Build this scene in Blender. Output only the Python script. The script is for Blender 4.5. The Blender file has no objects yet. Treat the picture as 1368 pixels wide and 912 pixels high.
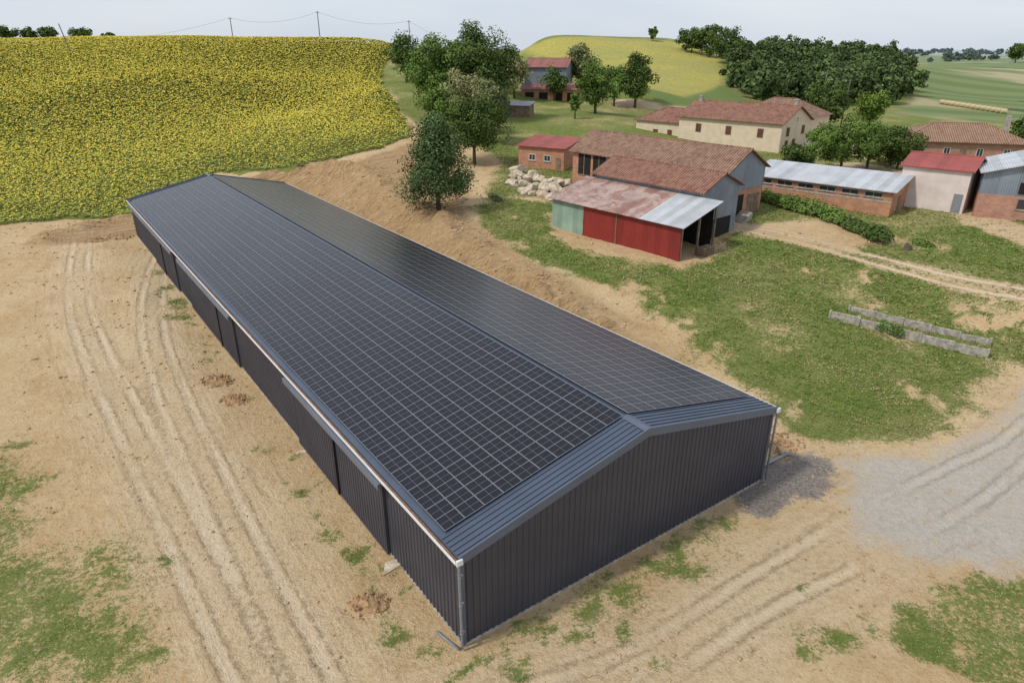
import bpy, math, random, bmesh
import numpy as np
from mathutils import Vector, Matrix
random.seed(7); rng=np.random.default_rng(7)
SC=bpy.context.scene; C=SC.collection
F=900.; TH=math.radians(23.64); CT=math.cos(TH); ST=math.sin(TH); H=24.
def ray(u,v):
    X=(u-684)/F; Y=(456-v)/F
    return X, CT+Y*ST, -ST+Y*CT
def PZ(u,v,z):
    a,b,d=ray(u,v); t=(z-H)/d; return (a*t,b*t,z)
def PT(u,v,t):
    a,b,d=ray(u,v); return (a*t,b*t,H+d*t)
# ------------------------------------------------------------------ terrain
cp=[]
for u,v,z in [(-200,330,.6),(0,300,.8),(90,292,.5),(175,287,.2),(0,500,0),(0,912,-.2),(200,912,0),(600,912,0),(1000,912,0),(1368,912,0),(1368,760,0),
  (1100,640,.1),(1010,640,0),(620,862,0),(100,400,0),(300,700,0),(30,700,0),(0,360,.2),
  (0,200,5),(0,120,14),(-200,200,5.5),(-200,120,14),(140,200,5.5),(140,120,14.5),(285,222,4.6),(285,160,9),(285,110,15.5),(400,150,9.5),(400,100,16.5),
  (450,213,6.3),(400,228,5.2),(550,182,8),(520,125,13.5),(505,80,19.5),(500,235,5.4),(560,235,5.2),
  (590,275,3.9),(640,215,5.6),(640,265,4.2),(700,222,5.5),(620,150,10),(580,110,15),(680,180,7.5),(650,100,14.5),
  (775,330,2.9),(912,352,2.9),(738,303,3.1),(670,300,3.3),(760,360,2.7),(850,420,1.7),(960,440,1.6),(1000,490,.9),(1200,500,.9),(1368,520,.8),(1300,440,1.7),(1100,400,2.2),(1100,560,.3),(1250,580,.3),
  (980,300,3.9),(1150,335,3.8),(1368,390,3.6),(1368,310,4.8),(1195,292,4.6),(1020,264,4.9),(1280,284,4.9),(1080,205,6),(960,215,5.8),(1220,212,6),(1368,225,5.8),
  (760,160,9),(730,140,10),(790,150,9.3),(850,145,9),(930,145,8.5),(870,125,12),(760,90,15.5),
  (1368,160,5),(1180,160,6)]:
    cp.append(PZ(u,v,z))
for u,v,t in [(0,57,255),(-250,62,255),(130,54,245),(250,53,232),(400,55.5,232),(480,60.5,235),(525,67,240),(600,72,260),
  (820,49,380),(720,55,370),(900,52.5,385),(960,68,390),(900,95,290),(1000,118,250),(1100,135,229),(1100,82,330),(1000,80,350),(1210,128,250),(1190,85,350),
  (1368,110,330),(1290,125,290),(1300,88,480),(1368,80,650),(1250,75,900),(1150,70,900)]:
    cp.append(PT(u,v,t))
cp+=[(0,-40,0),(-70,0,0),(70,0,0),(-120,50,0),(110,50,1.5),(-200,380,12),(-80,370,12),(-420,380,12),(-500,120,6),(0,400,14),(80,560,12),(250,560,10),(-20,600,8),(-400,900,2),(160,45,2),
  (0,1200,4),(-1500,2500,0),(1200,1500,8),(1500,2800,6),(0,2800,4),(900,700,8),(400,700,11),(300,-300,0),(-300,-300,0),(600,300,4),(2500,1500,6),(-2500,1000,2)]
cp=np.array(cp); CX,CY,CZ=cp.T
CS=9.
def phi(x,y):
    return np.sqrt((x[:,None]-CX)**2+(y[:,None]-CY)**2+CS*CS)
n=len(cp); A=np.zeros((n+3,n+3)); A[:n,:n]=phi(CX,CY); 
for k,c in enumerate((np.ones(n),CX/1000,CY/1000)): A[:n,n+k]=c; A[n+k,:n]=c
W=np.linalg.solve(A,np.concatenate([CZ,np.zeros(3)]))
SX,SY=-2.1,21.67; EX=(.8133,.5816); SW,SL=21.0,85.4
def shed_d(x,y):
    lx=(x-SX)*EX[0]+(y-SY)*EX[1]; ly=-(x-SX)*EX[1]+(y-SY)*EX[0]
    dx=np.maximum(np.maximum(-lx,lx-SW),0); dy=np.maximum(np.maximum(-ly,ly-SL),0)
    return np.hypot(dx,dy),lx,ly
NG=rng.random((8,256,256))
def vnoise(x,y,s,k=0):
    g=NG[k%8]; x=x/s+k*17.3; y=y/s+k*9.1
    xi=np.floor(x).astype(int); yi=np.floor(y).astype(int); fx=x-xi; fy=y-yi
    fx=fx*fx*(3-2*fx); fy=fy*fy*(3-2*fy)
    a=g[xi%256,yi%256]; b=g[(xi+1)%256,yi%256]; c=g[xi%256,(yi+1)%256]; d=g[(xi+1)%256,(yi+1)%256]
    return (a*(1-fx)+b*fx)*(1-fy)+(c*(1-fx)+d*fx)*fy
def fbm(x,y,s,k=0,o=4):
    r=0;a=.5;tot=0
    for i in range(o):
        r=r+a*vnoise(x,y,s/2**i,k+i); tot+=a; a*=.55
    return r/tot
def sstep(a,b,x):
    t=np.clip((x-a)/(b-a),0,1); return t*t*(3-2*t)
def bankw(ly): return 3.0+6.0*sstep(20,75,ly)
def zbase(x,y):
    x=np.asarray(x,float).ravel(); y=np.asarray(y,float).ravel()
    out=np.empty(len(x))
    for i in range(0,len(x),40000):
        xs=x[i:i+40000]; ys=y[i:i+40000]
        out[i:i+40000]=phi(xs,ys)@W[:n]+W[n]+W[n+1]*xs/1000+W[n+2]*ys/1000
    d,lx,ly=shed_d(x,y)
    wv=(vnoise(lx,ly,5,2)-.5)*2.4+(vnoise(lx,ly,1.7,4)-.5)*1.2
    wd=bankw(ly)
    t=np.clip((d+wv*sstep(1.5,4,d)-2.2)/wd,0,1); b=t**.9
    up=np.maximum(sstep(SW-1,SW+2,lx),sstep(SL-2,SL+2,ly))
    z=out*(b*up+sstep(1.2,6.0,d)*(1-up))
    lump=fbm(lx,ly,2.4,5,3)
    z+=up*sstep(8,25,ly)*np.exp(-((d+wv-2.4-wd)/1.6)**2)*(.25+2.8*np.clip(lump-.35,0,1))
    return z
def gz(x,y): return float(zbase([x],[y])[0])
TT=np.geomspace(12,3500,700)
def G(u,v):
    a,b,d=ray(u,v); zz=zbase(a*TT,b*TT); r=H+d*TT-zz
    idx=np.where(r<0)[0]
    if len(idx)==0: t=TT[np.argmin(r[:560])]
    else:
        i=idx[0]; t0,t1=(TT[i-1],TT[i]) if i>0 else (TT[0],TT[0]); r0,r1=r[max(i-1,0)],r[i]
        t=t0+(t1-t0)*(r0/(r0-r1) if r0!=r1 else 0)
    x,y=a*t,b*t
    return Vector((x,y,gz(x,y)))
def depth(p): return p[1]*CT+(H-p[2])*ST
def Gs(l): return [(G(*p).x,G(*p).y) for p in l]
def sdpoly(px,py,poly):
    d=np.full(len(px),1e18); s=np.ones(len(px)); N=len(poly)
    for i in range(N):
        ax,ay=poly[i]; bx,by=poly[i-1]
        ex,ey=bx-ax,by-ay; wx,wy=px-ax,py-ay
        h=np.clip((wx*ex+wy*ey)/(ex*ex+ey*ey+1e-9),0,1)
        d=np.minimum(d,(wx-ex*h)**2+(wy-ey*h)**2)
        c1=py>=ay; c2=py<by; c3=ex*wy>ey*wx
        f=(c1&c2&c3)|(~c1&~c2&~c3); s[f]*=-1
    return s*-np.sqrt(d)   # positive inside
def dline(px,py,pl):
    d=np.full(len(px),1e18)
    for i in range(len(pl)-1):
        ax,ay=pl[i]; bx,by=pl[i+1]; ex,ey=bx-ax,by-ay; wx,wy=px-ax,py-ay
        h=np.clip((wx*ex+wy*ey)/(ex*ex+ey*ey+1e-9),0,1)
        d=np.minimum(d,(wx-ex*h)**2+(wy-ey*h)**2)
    return np.sqrt(d)
def smoothpl(pl,it=2):
    for _ in range(it):
        q=[pl[0]]
        for a,b in zip(pl[:-1],pl[1:]): q+=[(a[0]*.75+b[0]*.25,a[1]*.75+b[1]*.25),(a[0]*.25+b[0]*.75,a[1]*.25+b[1]*.75)]
        pl=q+[pl[-1]]
    return pl
P_sun=Gs([(-300,335),(0,300),(90,293),(175,286),(290,232),(385,232),(450,212),(510,198),(548,182),(546,165),(528,138),(508,114),(512,90),(527,70)])+[(-45,330),(-300,350),(-480,260)]
P_meadow=Gs([(626,292),(632,262),(680,256),(745,275),(740,303),(775,328),(912,354),(985,312),(1080,320),(1180,330),(1240,300),(1368,290),(1500,300),(1500,470),(1368,495),(1335,545),(1290,582),(1190,604),(1110,604),(1060,575),(1015,525),(940,478),(870,438),(800,398),(720,354),(650,312)])
P_up=Gs([(490,90),(505,122),(525,145),(548,166),(590,178),(640,200),(665,215),(636,250),(632,262),(745,275),(985,280),(985,305),(1100,300),(1368,355),(1500,370),(1500,200)])+[(600,200),(900,1200),(0,1500),(-40,300)]
P_grav=Gs([(1095,607),(1190,606),(1290,592),(1345,550),(1385,500),(1600,480),(1650,700),(1368,752),(1205,750),(1140,705),(1128,650)])
P_dark=Gs([(990,648),(1010,625),(1060,610),(1100,607),(1135,628),(1105,655),(1065,680),(1035,692),(1002,682)])
P_br=Gs([(1205,800),(1290,745),(1368,765),(1600,780),(1700,960),(1310,925),(1275,880),(1210,860)])
P_bl=Gs([(-300,560),(0,570),(60,620),(90,700),(170,730),(190,800),(240,912),(260,1050),(-300,1050)])
P_h2=Gs([(678,64),(720,58),(820,51),(900,56),(960,71),(966,98),(962,116),(915,132),(872,122),(800,90),(740,80)])
P_h2g=Gs([(862,122),(872,120),(915,131),(962,114),(975,120),(1005,138),(940,146),(885,142)])
P_far=Gs([(1230,90),(1368,82),(1500,82),(1500,168),(1368,166),(1260,160),(1190,150),(1225,130)])
P_dirt=Gs([(385,238),(450,218),(548,188),(560,188),(600,215),(620,250),(630,290),(700,345),(800,400),(860,440),(780,410),(600,300),(480,262)])
L_tr1=smoothpl(Gs([(232,310),(205,370),(200,440),(232,540),(285,650),(345,780),(420,930)]))
L_tr2=smoothpl(Gs([(110,300),(100,400),(130,480),(180,580),(240,700),(300,820),(360,930)]))
L_tr3=smoothpl(Gs([(700,950),(850,900),(1000,800),(1150,730),(1290,660),(1400,560),(1500,480)]))
L_tr4=smoothpl(Gs([(500,1000),(760,945),(930,850),(1050,765),(1180,690),(1330,610),(1500,540)]))
L_tr5=smoothpl(Gs([(955,297),(1010,308),(1080,324),(1160,345),(1240,368),(1310,384),(1400,398)]))
L_road2=Gs([(835,138),(900,146),(960,143),(1050,170),(1150,205),(1215,222)])
L_yard=Gs([(1150,222),(1250,245),(1330,300),(1400,330)])
blobs=[(355,598,.9),(425,685,1.0),(448,712,1.1),(475,748,1.2),(505,775,.8),(232,385,1.6),(238,405,1.7),(240,425,1.5),(215,365,1.4),(268,465,1.4),(285,480,1.2),(565,862,.9),(240,745,.7),(175,610,.45),(218,642,.35),
 (835,788,1.8),(870,755,1.8),(905,742,1.9),(940,715,1.7),(770,790,1.1),(775,850,.9),(690,880,1),(740,825,.9),(960,705,1),(1085,868,.9),(1120,848,1.1),(1070,790,.5),(1180,840,.6),(650,880,.7),(800,820,1.2),(980,690,.8),(700,840,.8),(660,850,.6),(810,760,.8),
 (20,598,.9),(75,590,.5),(45,880,2.5),(120,840,2),(30,770,1.6),(150,760,1.6),(120,890,2),(540,840,.7),(520,860,.8),(30,655,1.0),(5,700,1.2),(700,760,.3),(1170,830,.7),(1360,640,.3),(310,460,.6),(400,660,.6),(920,760,.9),
 (60,480,.3),(330,610,.3),(370,640,.4),(500,800,.5),(60,640,.5),(190,880,1.5),(850,850,.6),(720,850,.7),(1010,870,.5),(600,900,.8),(880,880,.5),(960,830,.4)]
BL=[(G(a,b).x,G(a,b).y,r) for a,b,r in blobs]
for s_ in np.arange(1,60,1.1):   # weeds along the foot of the long wall
    if random.random()<.6: o_=random.uniform(.5,2.2); BL.append((SX-EX[1]*s_-EX[0]*o_,SY+EX[0]*s_-EX[1]*o_,random.uniform(.25,.7)))
for s_ in np.arange(.5,19,1.0):
    if random.random()<.6: o_=random.uniform(.5,2.4); BL.append((SX+EX[0]*s_+EX[1]*o_,SY+EX[1]*s_-EX[0]*o_,random.uniform(.2,.5)))
bare=[(870,398,2.2),(845,385,1.6),(910,430,2.0),(1215,522,2.0),(1240,530,1.2),(1345,432,2.8),(1310,420,2.0),(690,290,1.2),(1080,360,1.5),(1160,370,1.6),(700,330,1.4),(930,330,2.0),(945,345,1.3),(1060,550,1.4),(1250,330,2),(1160,405,1),(1000,540,1.2),(950,480,1)]
BA=[(G(a,b).x,G(a,b).y,r) for a,b,r in bare]
def masks(x,y):
    m={}
    f1=fbm(x,y,9,0); f2=fbm(x,y,2.2,3)
    wob=(f1-.5)*5; wob2=(f2-.5)*2.2
    wx=x+(fbm(x,y,1.6,2,3)-.5)*2.6; wy=y+(fbm(x,y,1.6,6,3)-.5)*2.6
    m['sun']=sstep(-.6,.6,sdpoly(x,y,P_sun)+wob2*1.2)
    md=fbm(x,y,5,5,5)
    gr=sstep(-1.8,2.4,sdpoly(x,y,P_meadow)+wob*1.0+wob2*1.4)*(.36+.9*md+.35*(f1-.5)+.4*(f2-.5))
    up=sstep(-1.5,3,sdpoly(x,y,P_up)+wob)
    gr=np.maximum(gr,up*(.38+.72*fbm(x,y,7,2)))
    br=sstep(-.8,.8,sdpoly(x,y,P_br)+wob2*1.4); gr=np.maximum(gr,br*(.42+.5*f2))
    bl=sstep(-3.5,4,sdpoly(x,y,P_bl)+wob*1.3); fb=fbm(x,y,1.9,4,5); gr=np.maximum(gr,bl*(.10+.85*fb+.6*(f1-.5)))
    f3=fbm(x,y,.8,1,3)
    for bx,by,r in BL:
        q=np.exp(-((wx-bx)**2+(wy-by)**2)/(r*r)*1.0); gr=np.maximum(gr,q*(.15+.95*f3))
    for bx,by,r in BA:
        q=np.exp(-((wx-bx)**2+(wy-by)**2)/(r*r)); gr=gr*(1-.75*q*sstep(.3,.6,f3))
    tr=np.zeros(len(x)); td=np.full(len(x),9.)
    for L,w in ((L_tr1,1.8),(L_tr2,1.6),(L_tr3,2.6),(L_tr4,1.6)):
        d0=dline(x,y,L); td=np.minimum(td,d0); tr=np.maximum(tr,sstep(w+2.2,w*.3,d0+wob2*.9))
    d=dline(x,y,L_tr5); td=np.where(d<6,d,td); d=d+wob2*.25; t5=np.maximum(sstep(.75,.3,np.abs(d-.95)),sstep(2.2,1.2,d)*.3)
    d=dline(x,y,L_road2); t6=sstep(3.6,2.2,d)
    d=dline(x,y,L_yard)+wob*.6; t6=np.maximum(t6,sstep(4,2,d)*.7)
    tr=np.maximum(tr,np.maximum(t5,t6)); m['track']=np.clip(tr,0,1); m['td']=td
    g=sstep(-2.6,2.4,sdpoly(x,y,P_grav)+wob2*1.6+wob*.4); m['gravel']=g
    m['dark']=sstep(-.9,.9,sdpoly(x,y,P_dark)+wob2*1.6)
    gr=gr*(1-.9*np.clip(np.maximum(t5,t6),0,1))*(1-.96*sstep(.2,.7,g))*(1-m['dark'])
    d,lx,ly=shed_d(x,y)
    gr=gr*(1-sstep(.5,-.3,d))
    m['hill']=sstep(-2,2,sdpoly(x,y,P_h2)+wob*.5)
    m['hillg']=sstep(-2,2,sdpoly(x,y,P_h2g))
    m['far']=np.maximum(sstep(-3,3,sdpoly(x,y,P_far)),sstep(420,520,y))
    ups=np.maximum(sstep(SW-1,SW+2,lx),sstep(SL-2,SL+2,ly))
    m['bank']=np.maximum(sstep(-1,1.5,sdpoly(x,y,P_dirt)+wob2),ups*sstep(8,20,ly)*sstep(1.5,-1.5,d+wob2-4-bankw(ly)))
    m['grass']=np.clip(gr*(1-.50*m['bank']),0,1)
    m['up']=up
    m['haze_tint']=sstep(350,2600,np.hypot(x,y))*.75
    return m
# ------------------------------------------------------------------ helpers
def mesh_np(name,V,Fc,col=None,smooth=False):
    me=bpy.data.meshes.new(name); V=np.ascontiguousarray(V,np.float32); Fc=np.ascontiguousarray(Fc,np.int32); k=Fc.shape[1]
    me.vertices.add(len(V)); me.vertices.foreach_set('co',V.ravel())
    me.loops.add(Fc.size); me.loops.foreach_set('vertex_index',Fc.ravel())
    me.polygons.add(len(Fc)); me.polygons.foreach_set('loop_start',np.arange(0,Fc.size,k,dtype=np.int32)); me.polygons.foreach_set('loop_total',np.full(len(Fc),k,np.int32))
    if smooth: me.polygons.foreach_set('use_smooth',np.ones(len(Fc),bool))
    me.update(calc_edges=True)
    if col is not None:
        a=me.color_attributes.new('col','FLOAT_COLOR','POINT'); c=np.ones((len(V),4),np.float32); c[:,:3]=col; a.data.foreach_set('color',c.ravel())
    return me
def link(name,me,mat=None,parent=None):
    o=bpy.data.objects.new(name,me); C.objects.link(o)
    if mat: me.materials.append(mat)
    if parent: o.parent=parent
    return o
def tag(o,label=None,cat=None,group=None,kind=None):
    if label:o['label']=label
    if cat:o['category']=cat
    if group:o['group']=group
    if kind:o['kind']=kind
    return o
def thing(name,loc,rz,label,cat,group=None):
    o=bpy.data.objects.new(name,None); C.objects.link(o); o.location=loc; o.rotation_euler=(0,0,rz); o.empty_display_size=.5
    return tag(o,label,cat,group)
class MB:
    def __init__(s,M=None): s.v=[];s.f=[];s.M=M or Matrix.Identity(4)
    def add(s,pts,faces):
        b=len(s.v)
        for p in pts: s.v.append(tuple(s.M@Vector(p)))
        for f in faces: s.f.append([i+b for i in f])
        return s
    def box(s,x0,y0,z0,x1,y1,z1):
        return s.add([(x0,y0,z0),(x1,y0,z0),(x1,y1,z0),(x0,y1,z0),(x0,y0,z1),(x1,y0,z1),(x1,y1,z1),(x0,y1,z1)],[(0,3,2,1),(4,5,6,7),(0,1,5,4),(1,2,6,5),(2,3,7,6),(3,0,4,7)])
    def slab(s,pts,t):
        n=len(pts); lo=[(p[0],p[1],p[2]-t) for p in pts]
        return s.add(list(pts)+lo,[list(range(n)),list(range(2*n-1,n-1,-1))]+[(i,i+n,(i+1)%n+n,(i+1)%n) for i in range(n)])
    def prismx(s,prof,x0,x1):
        n=len(prof); return s.add([(x0,a,b) for a,b in prof]+[(x1,a,b) for a,b in prof],[list(range(n)),list(range(2*n-1,n-1,-1))]+[(i,i+n,(i+1)%n+n,(i+1)%n) for i in range(n)])
    def tube(s,pts,rs,n=8,cap=True):
        pts=[Vector(p) for p in pts]
        if not hasattr(rs,'__len__'): rs=[rs]*len(pts)
        V=[];Fc=[]
        for i,p in enumerate(pts):
            d=(pts[min(i+1,len(pts)-1)]-pts[max(i-1,0)]).normalized()
            a=d.orthogonal().normalized() if abs(d.z)<.9 else (Vector((1,0,0))-d*d.x).normalized()
            b=d.cross(a)
            for k in range(n):
                t=2*math.pi*k/n; V.append(p+a*(rs[i]*math.cos(t))+b*(rs[i]*math.sin(t)))
        for i in range(len(pts)-1):
            for k in range(n): Fc.append((i*n+k,i*n+(k+1)%n,(i+1)*n+(k+1)%n,(i+1)*n+k))
        if cap: Fc.append(list(range(n))[::-1]); Fc.append([(len(pts)-1)*n+k for k in range(n)])
        return s.add(V,Fc)
    def build(s,name,mat,parent=None,label=None,smooth=False):
        me=bpy.data.meshes.new(name); me.from_pydata(s.v,[],s.f); me.update()
        if smooth: me.polygons.foreach_set('use_smooth',[True]*len(me.polygons))
        o=link(name,me,mat,parent)
        if label:o['label']=label
        return o
# ------------------------------------------------------------------ materials
class NT:
    def __init__(s,name):
        s.m=bpy.data.materials.new(name); s.m.use_nodes=True; s.t=s.m.node_tree; s.t.nodes.clear()
        s.out=s.n('ShaderNodeOutputMaterial')
    def n(s,t,**k):
        x=s.t.nodes.new(t)
        for a,b in k.items(): setattr(x,a,b)
        return x
    def l(s,a,b): s.t.links.new(a,b)
    def setin(s,sock,v):
        if isinstance(v,bpy.types.NodeSocket): s.l(v,sock)
        elif isinstance(v,(tuple,list)) and len(v)==3 and sock.type=='RGBA': sock.default_value=(*v,1)
        else: sock.default_value=v
    def noise(s,scale,detail=4,rough=.6,vec=None,dist=0):
        x=s.n('ShaderNodeTexNoise'); x.inputs['Scale'].default_value=scale; x.inputs['Detail'].default_value=detail; x.inputs['Roughness'].default_value=rough; x.inputs['Distortion'].default_value=dist
        s.l(vec if vec is not None else s.obj(),x.inputs['Vector']); return x.outputs['Fac']
    def obj(s):
        if not hasattr(s,'_o'): s._o=s.n('ShaderNodeTexCoord')
        return s._o.outputs['Object']
    def mapped(s,rz,sc):
        x=s.n('ShaderNodeMapping'); x.vector_type='TEXTURE'; x.inputs['Rotation'].default_value=(0,0,rz); x.inputs['Scale'].default_value=sc; s.l(s.obj(),x.inputs[0]); return x.outputs[0]
    def xyz(s):
        if not hasattr(s,'_x'): s._x=s.n('ShaderNodeSeparateXYZ'); s.l(s.obj(),s._x.inputs[0])
        return s._x.outputs
    def math(s,op,a,b=0,c=0):
        x=s.n('ShaderNodeMath',operation=op)
        for i,v in enumerate((a,b,c)): s.setin(x.inputs[i],v)
        return x.outputs[0]
    def mix(s,f,a,b,mode='MIX'):
        x=s.n('ShaderNodeMix',data_type='RGBA',blend_type=mode)
        s.setin(x.inputs[0],f); s.setin(x.inputs[6],a); s.setin(x.inputs[7],b); return x.outputs[2]
    def ss(s,x,a,b):
        m=s.n('ShaderNodeMapRange',interpolation_type='SMOOTHSTEP'); s.setin(m.inputs[0],x); m.inputs[1].default_value=a; m.inputs[2].default_value=b; return m.outputs[0]
    def attr(s,n_,o='Fac'): x=s.n('ShaderNodeAttribute',attribute_name=n_); return x.outputs[o]
    def comb(s,a,b,c=0):
        x=s.n('ShaderNodeCombineXYZ'); s.setin(x.inputs[0],a); s.setin(x.inputs[1],b); s.setin(x.inputs[2],c); return x.outputs[0]
    def bsdf(s,col,rough=.7,metal=0,bump=None,bs=.3,bd=.05,spec=.5):
        p=s.n('ShaderNodeBsdfPrincipled'); s.setin(p.inputs['Base Color'],col); s.setin(p.inputs['Roughness'],rough); s.setin(p.inputs['Metallic'],metal); p.inputs['Specular IOR Level'].default_value=spec
        if bump is not None:
            b=s.n('ShaderNodeBump'); b.inputs['Strength'].default_value=bs; b.inputs['Distance'].default_value=bd; s.l(bump,b.inputs['Height']); s.l(b.outputs[0],p.inputs['Normal'])
        s.l(p.outputs[0],s.out.inputs[0]); return s.m
def plain(name,c,rough=.6,metal=0,var=.25,sc=1.5,spec=.4):
    t=NT(name); nz=t.noise(sc,5); c2=tuple(x*(1-var) for x in c); c3=tuple(min(1,x*(1+var)) for x in c)
    return t.bsdf(t.mix(t.ss(nz,.3,.7),c2,c3),rough,metal,t.noise(sc*8,3),.15,.02,spec)
def corrugated(name,c,period=.2,rough=.5,metal=.0,stain=None,axis=0,var=.2,sc=.5):
    t=NT(name); nz=t.noise(sc,5); base=t.mix(t.ss(nz,.3,.7),tuple(x*(1-var) for x in c),tuple(x*(1+var) for x in c))
    if stain: base=t.mix(t.ss(t.noise(.45,6,.7,dist=1.5),.43,.58),base,stain)
    x=t.xyz(); co=t.math('ADD',x[0],x[1]) if axis==2 else x[axis]
    wn=t.n('ShaderNodeTexWhiteNoise'); wn.noise_dimensions='1D'; t.l(t.math('FLOOR',t.math('MULTIPLY',co,1/.9)),wn.inputs['W'])
    base=t.mix(.35,base,t.mix(wn.outputs[0],tuple(x*.55 for x in c),tuple(x*1.35 for x in c)))
    w=t.math('SINE',t.math('MULTIPLY',co,2*math.pi/period))
    return t.bsdf(t.mix(t.math('MULTIPLY',t.ss(w,.2,-.9),.28),base,tuple(x*.3 for x in c)),rough,metal,w,.6,.03)
def tiles(name,c1,c2,c3):
    t=NT(name); x=t.xyz(); w=t.math('SINE',t.math('MULTIPLY',x[0],2*math.pi/.36))
    cell=t.comb(t.math('FLOOR',t.math('MULTIPLY',x[0],1/.36)),t.math('FLOOR',t.math('MULTIPLY',x[1],1/.4)))
    wn=t.n('ShaderNodeTexWhiteNoise'); t.l(cell,wn.inputs['Vector'])
    base=t.mix(t.ss(t.noise(.7,6,.7),.35,.65),c1,c2); base=t.mix(t.math('MULTIPLY',wn.outputs[0],.6),base,c3)
    base=t.mix(t.ss(t.noise(1.8,5,.7),.56,.72),base,(.15,.12,.095))
    base=t.mix(t.math('MULTIPLY',t.ss(w,.0,-.95),.6),base,(.05,.028,.02))
    return t.bsdf(base,.9,0,w,.7,.06,.2)
def brickm(name,c1,c2,mortar):
    t=NT(name); x=t.xyz(); v=t.comb(t.math('ADD',x[0],x[1]),x[2]); b=t.n('ShaderNodeTexBrick'); t.l(v,b.inputs['Vector'])
    b.inputs['Color1'].default_value=(*c1,1); b.inputs['Color2'].default_value=(*c2,1); b.inputs['Mortar'].default_value=(*mortar,1)
    b.inputs['Scale'].default_value=1; b.inputs['Brick Width'].default_value=.5; b.inputs['Row Height'].default_value=.2; b.inputs['Mortar Size'].default_value=.018
    base=t.mix(t.math('MULTIPLY',t.ss(t.noise(.8,6,.7),.4,.7),.5),b.outputs[0],(.20,.13,.09))
    return t.bsdf(base,.9,0,b.outputs['Fac'],-.4,.02,.2)
M={}
M['tile_a']=tiles('tile_roof_brown',(.20,.105,.072),(.30,.17,.115),(.42,.29,.21))
M['tile_b']=tiles('tile_roof_red',(.21,.085,.06),(.30,.135,.09),(.39,.25,.18))
M['tile_c']=tiles('tile_roof_pale',(.27,.15,.10),(.36,.21,.14),(.42,.29,.2))
M['brick']=brickm('brick_wall',(.48,.19,.10),(.56,.26,.15),(.42,.33,.25))
M['brick2']=brickm('brick_wall_rosy',(.42,.18,.12),(.5,.25,.17),(.42,.36,.3))
M['cream']=plain('cream_render',(.66,.55,.40),.9,0,.08,.8)
M['pink']=plain('pinkish_render',(.66,.57,.52),.9,0,.1,.6)
M['grey_met']=corrugated('grey_blue_cladding',(.24,.28,.33),.25,.5,.1,None,2)
M['grey_roof']=corrugated('pale_corrugated_roof',(.52,.54,.56),.25,.5,.1,None,0,.15)
M['rust_roof']=corrugated('rusty_corrugated_roof',(.42,.31,.27),.25,.75,0,(.25,.085,.05),0,.3)
M['red_wall']=corrugated('red_corrugated_wall',(.27,.028,.022),.2,.6,0,None,2,.15)
M['green_wall']=corrugated('pale_green_corrugated_wall',(.30,.42,.33),.2,.6,0,None,2)
M['red_roof']=corrugated('red_sheet_roof',(.33,.075,.06),.3,.6,0,None,0)
M['dullred_roof']=corrugated('dull_red_sheet_roof',(.27,.10,.08),.3,.7,0,None,0)
M['pinkred_roof']=corrugated('faded_red_sheet_roof',(.28,.12,.11),.3,.6,0,None,0)
M['wood']=plain('weathered_wood',(.22,.16,.11),.9,0,.35,1.2)
M['shutter']=plain('brown_shutter',(.12,.055,.03),.8)
M['dark']=plain('dark_opening',(.018,.016,.015),.95,0,.3)
M['glass']=plain('window_glass',(.035,.04,.045),.12,0,.2,1,.6)
M['white']=plain('white_paint',(.72,.72,.70),.5,0,.06)
M['conc']=plain('weathered_concrete',(.36,.33,.28),.9,0,.35,2.5)
M['stone']=plain('cream_boulder_stone',(.50,.42,.31),.9,0,.35,1.6)
M['soil']=plain('brown_clod_soil',(.35,.22,.115),.95,0,.35,3)
M['zinc']=plain('grey_pipe',(.25,.26,.29),.45,.2,.12)
M['pvc']=plain('grey_drain_pipe',(.27,.27,.28),.5,0,.1)
M['clad']=plain('anthracite_cladding',(.062,.063,.082),.42,.15,.10,.4)
M['seam']=plain('black_door_seam',(.012,.013,.018),.5)
M['roofmet']=plain('blue_grey_roof_sheet',(.085,.108,.15),.38,.25,.08,.4)
M['trim']=plain('blue_grey_trim',(.11,.135,.18),.38,.2,.08,.5)
M['rail']=plain('pale_blue_grey_rail',(.14,.16,.205),.4,.1,.08,.5)
M['gutterin']=plain('brown_gutter_inside',(.22,.12,.075),.8,0,.3,2)
M['bark']=plain('bark',(.12,.09,.065),.95,0,.4,3)
M['pole']=plain('grey_pole_wood',(.2,.17,.14),.9,0,.2)
M['straw']=plain('straw',(.50,.41,.24),.95,0,.2,3)
t=NT('foliage'); a=t.attr('col','Color'); d=t.n('ShaderNodeBsdfDiffuse'); t.l(a,d.inputs[0]); t.l(d.outputs[0],t.out.inputs[0]); M['low']=t.m; M['leaf']=t.m
# solar panel: U runs up the slope, V along the barn
t=NT('solar_glass'); uv=t.n('ShaderNodeUVMap'); sp=t.n('ShaderNodeSeparateXYZ'); t.l(uv.outputs[0],sp.inputs[0]); U,V=sp.outputs[0],sp.outputs[1]
def near(t,x,c,w): return t.math('LESS_THAN',t.math('ABSOLUTE',t.math('SUBTRACT',x,c)),w)
bx=t.math('GREATER_THAN',t.math('ABSOLUTE',t.math('SUBTRACT',U,.5)),.5-.013/1.03); by=t.math('GREATER_THAN',t.math('ABSOLUTE',t.math('SUBTRACT',V,.5)),.5-.013/1.69)
fr=t.math('MAXIMUM',bx,by); mid=near(t,V,.5,.008)
q4=t.math('MAXIMUM',t.math('MAXIMUM',near(t,V,.25,.006),near(t,V,.75,.006)),near(t,U,.5,.010))
cu=t.math('LESS_THAN',t.math('FRACT',t.math('MULTIPLY',U,6)),.06); cv=t.math('LESS_THAN',t.math('FRACT',t.math('MULTIPLY',V,20)),.07)
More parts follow.
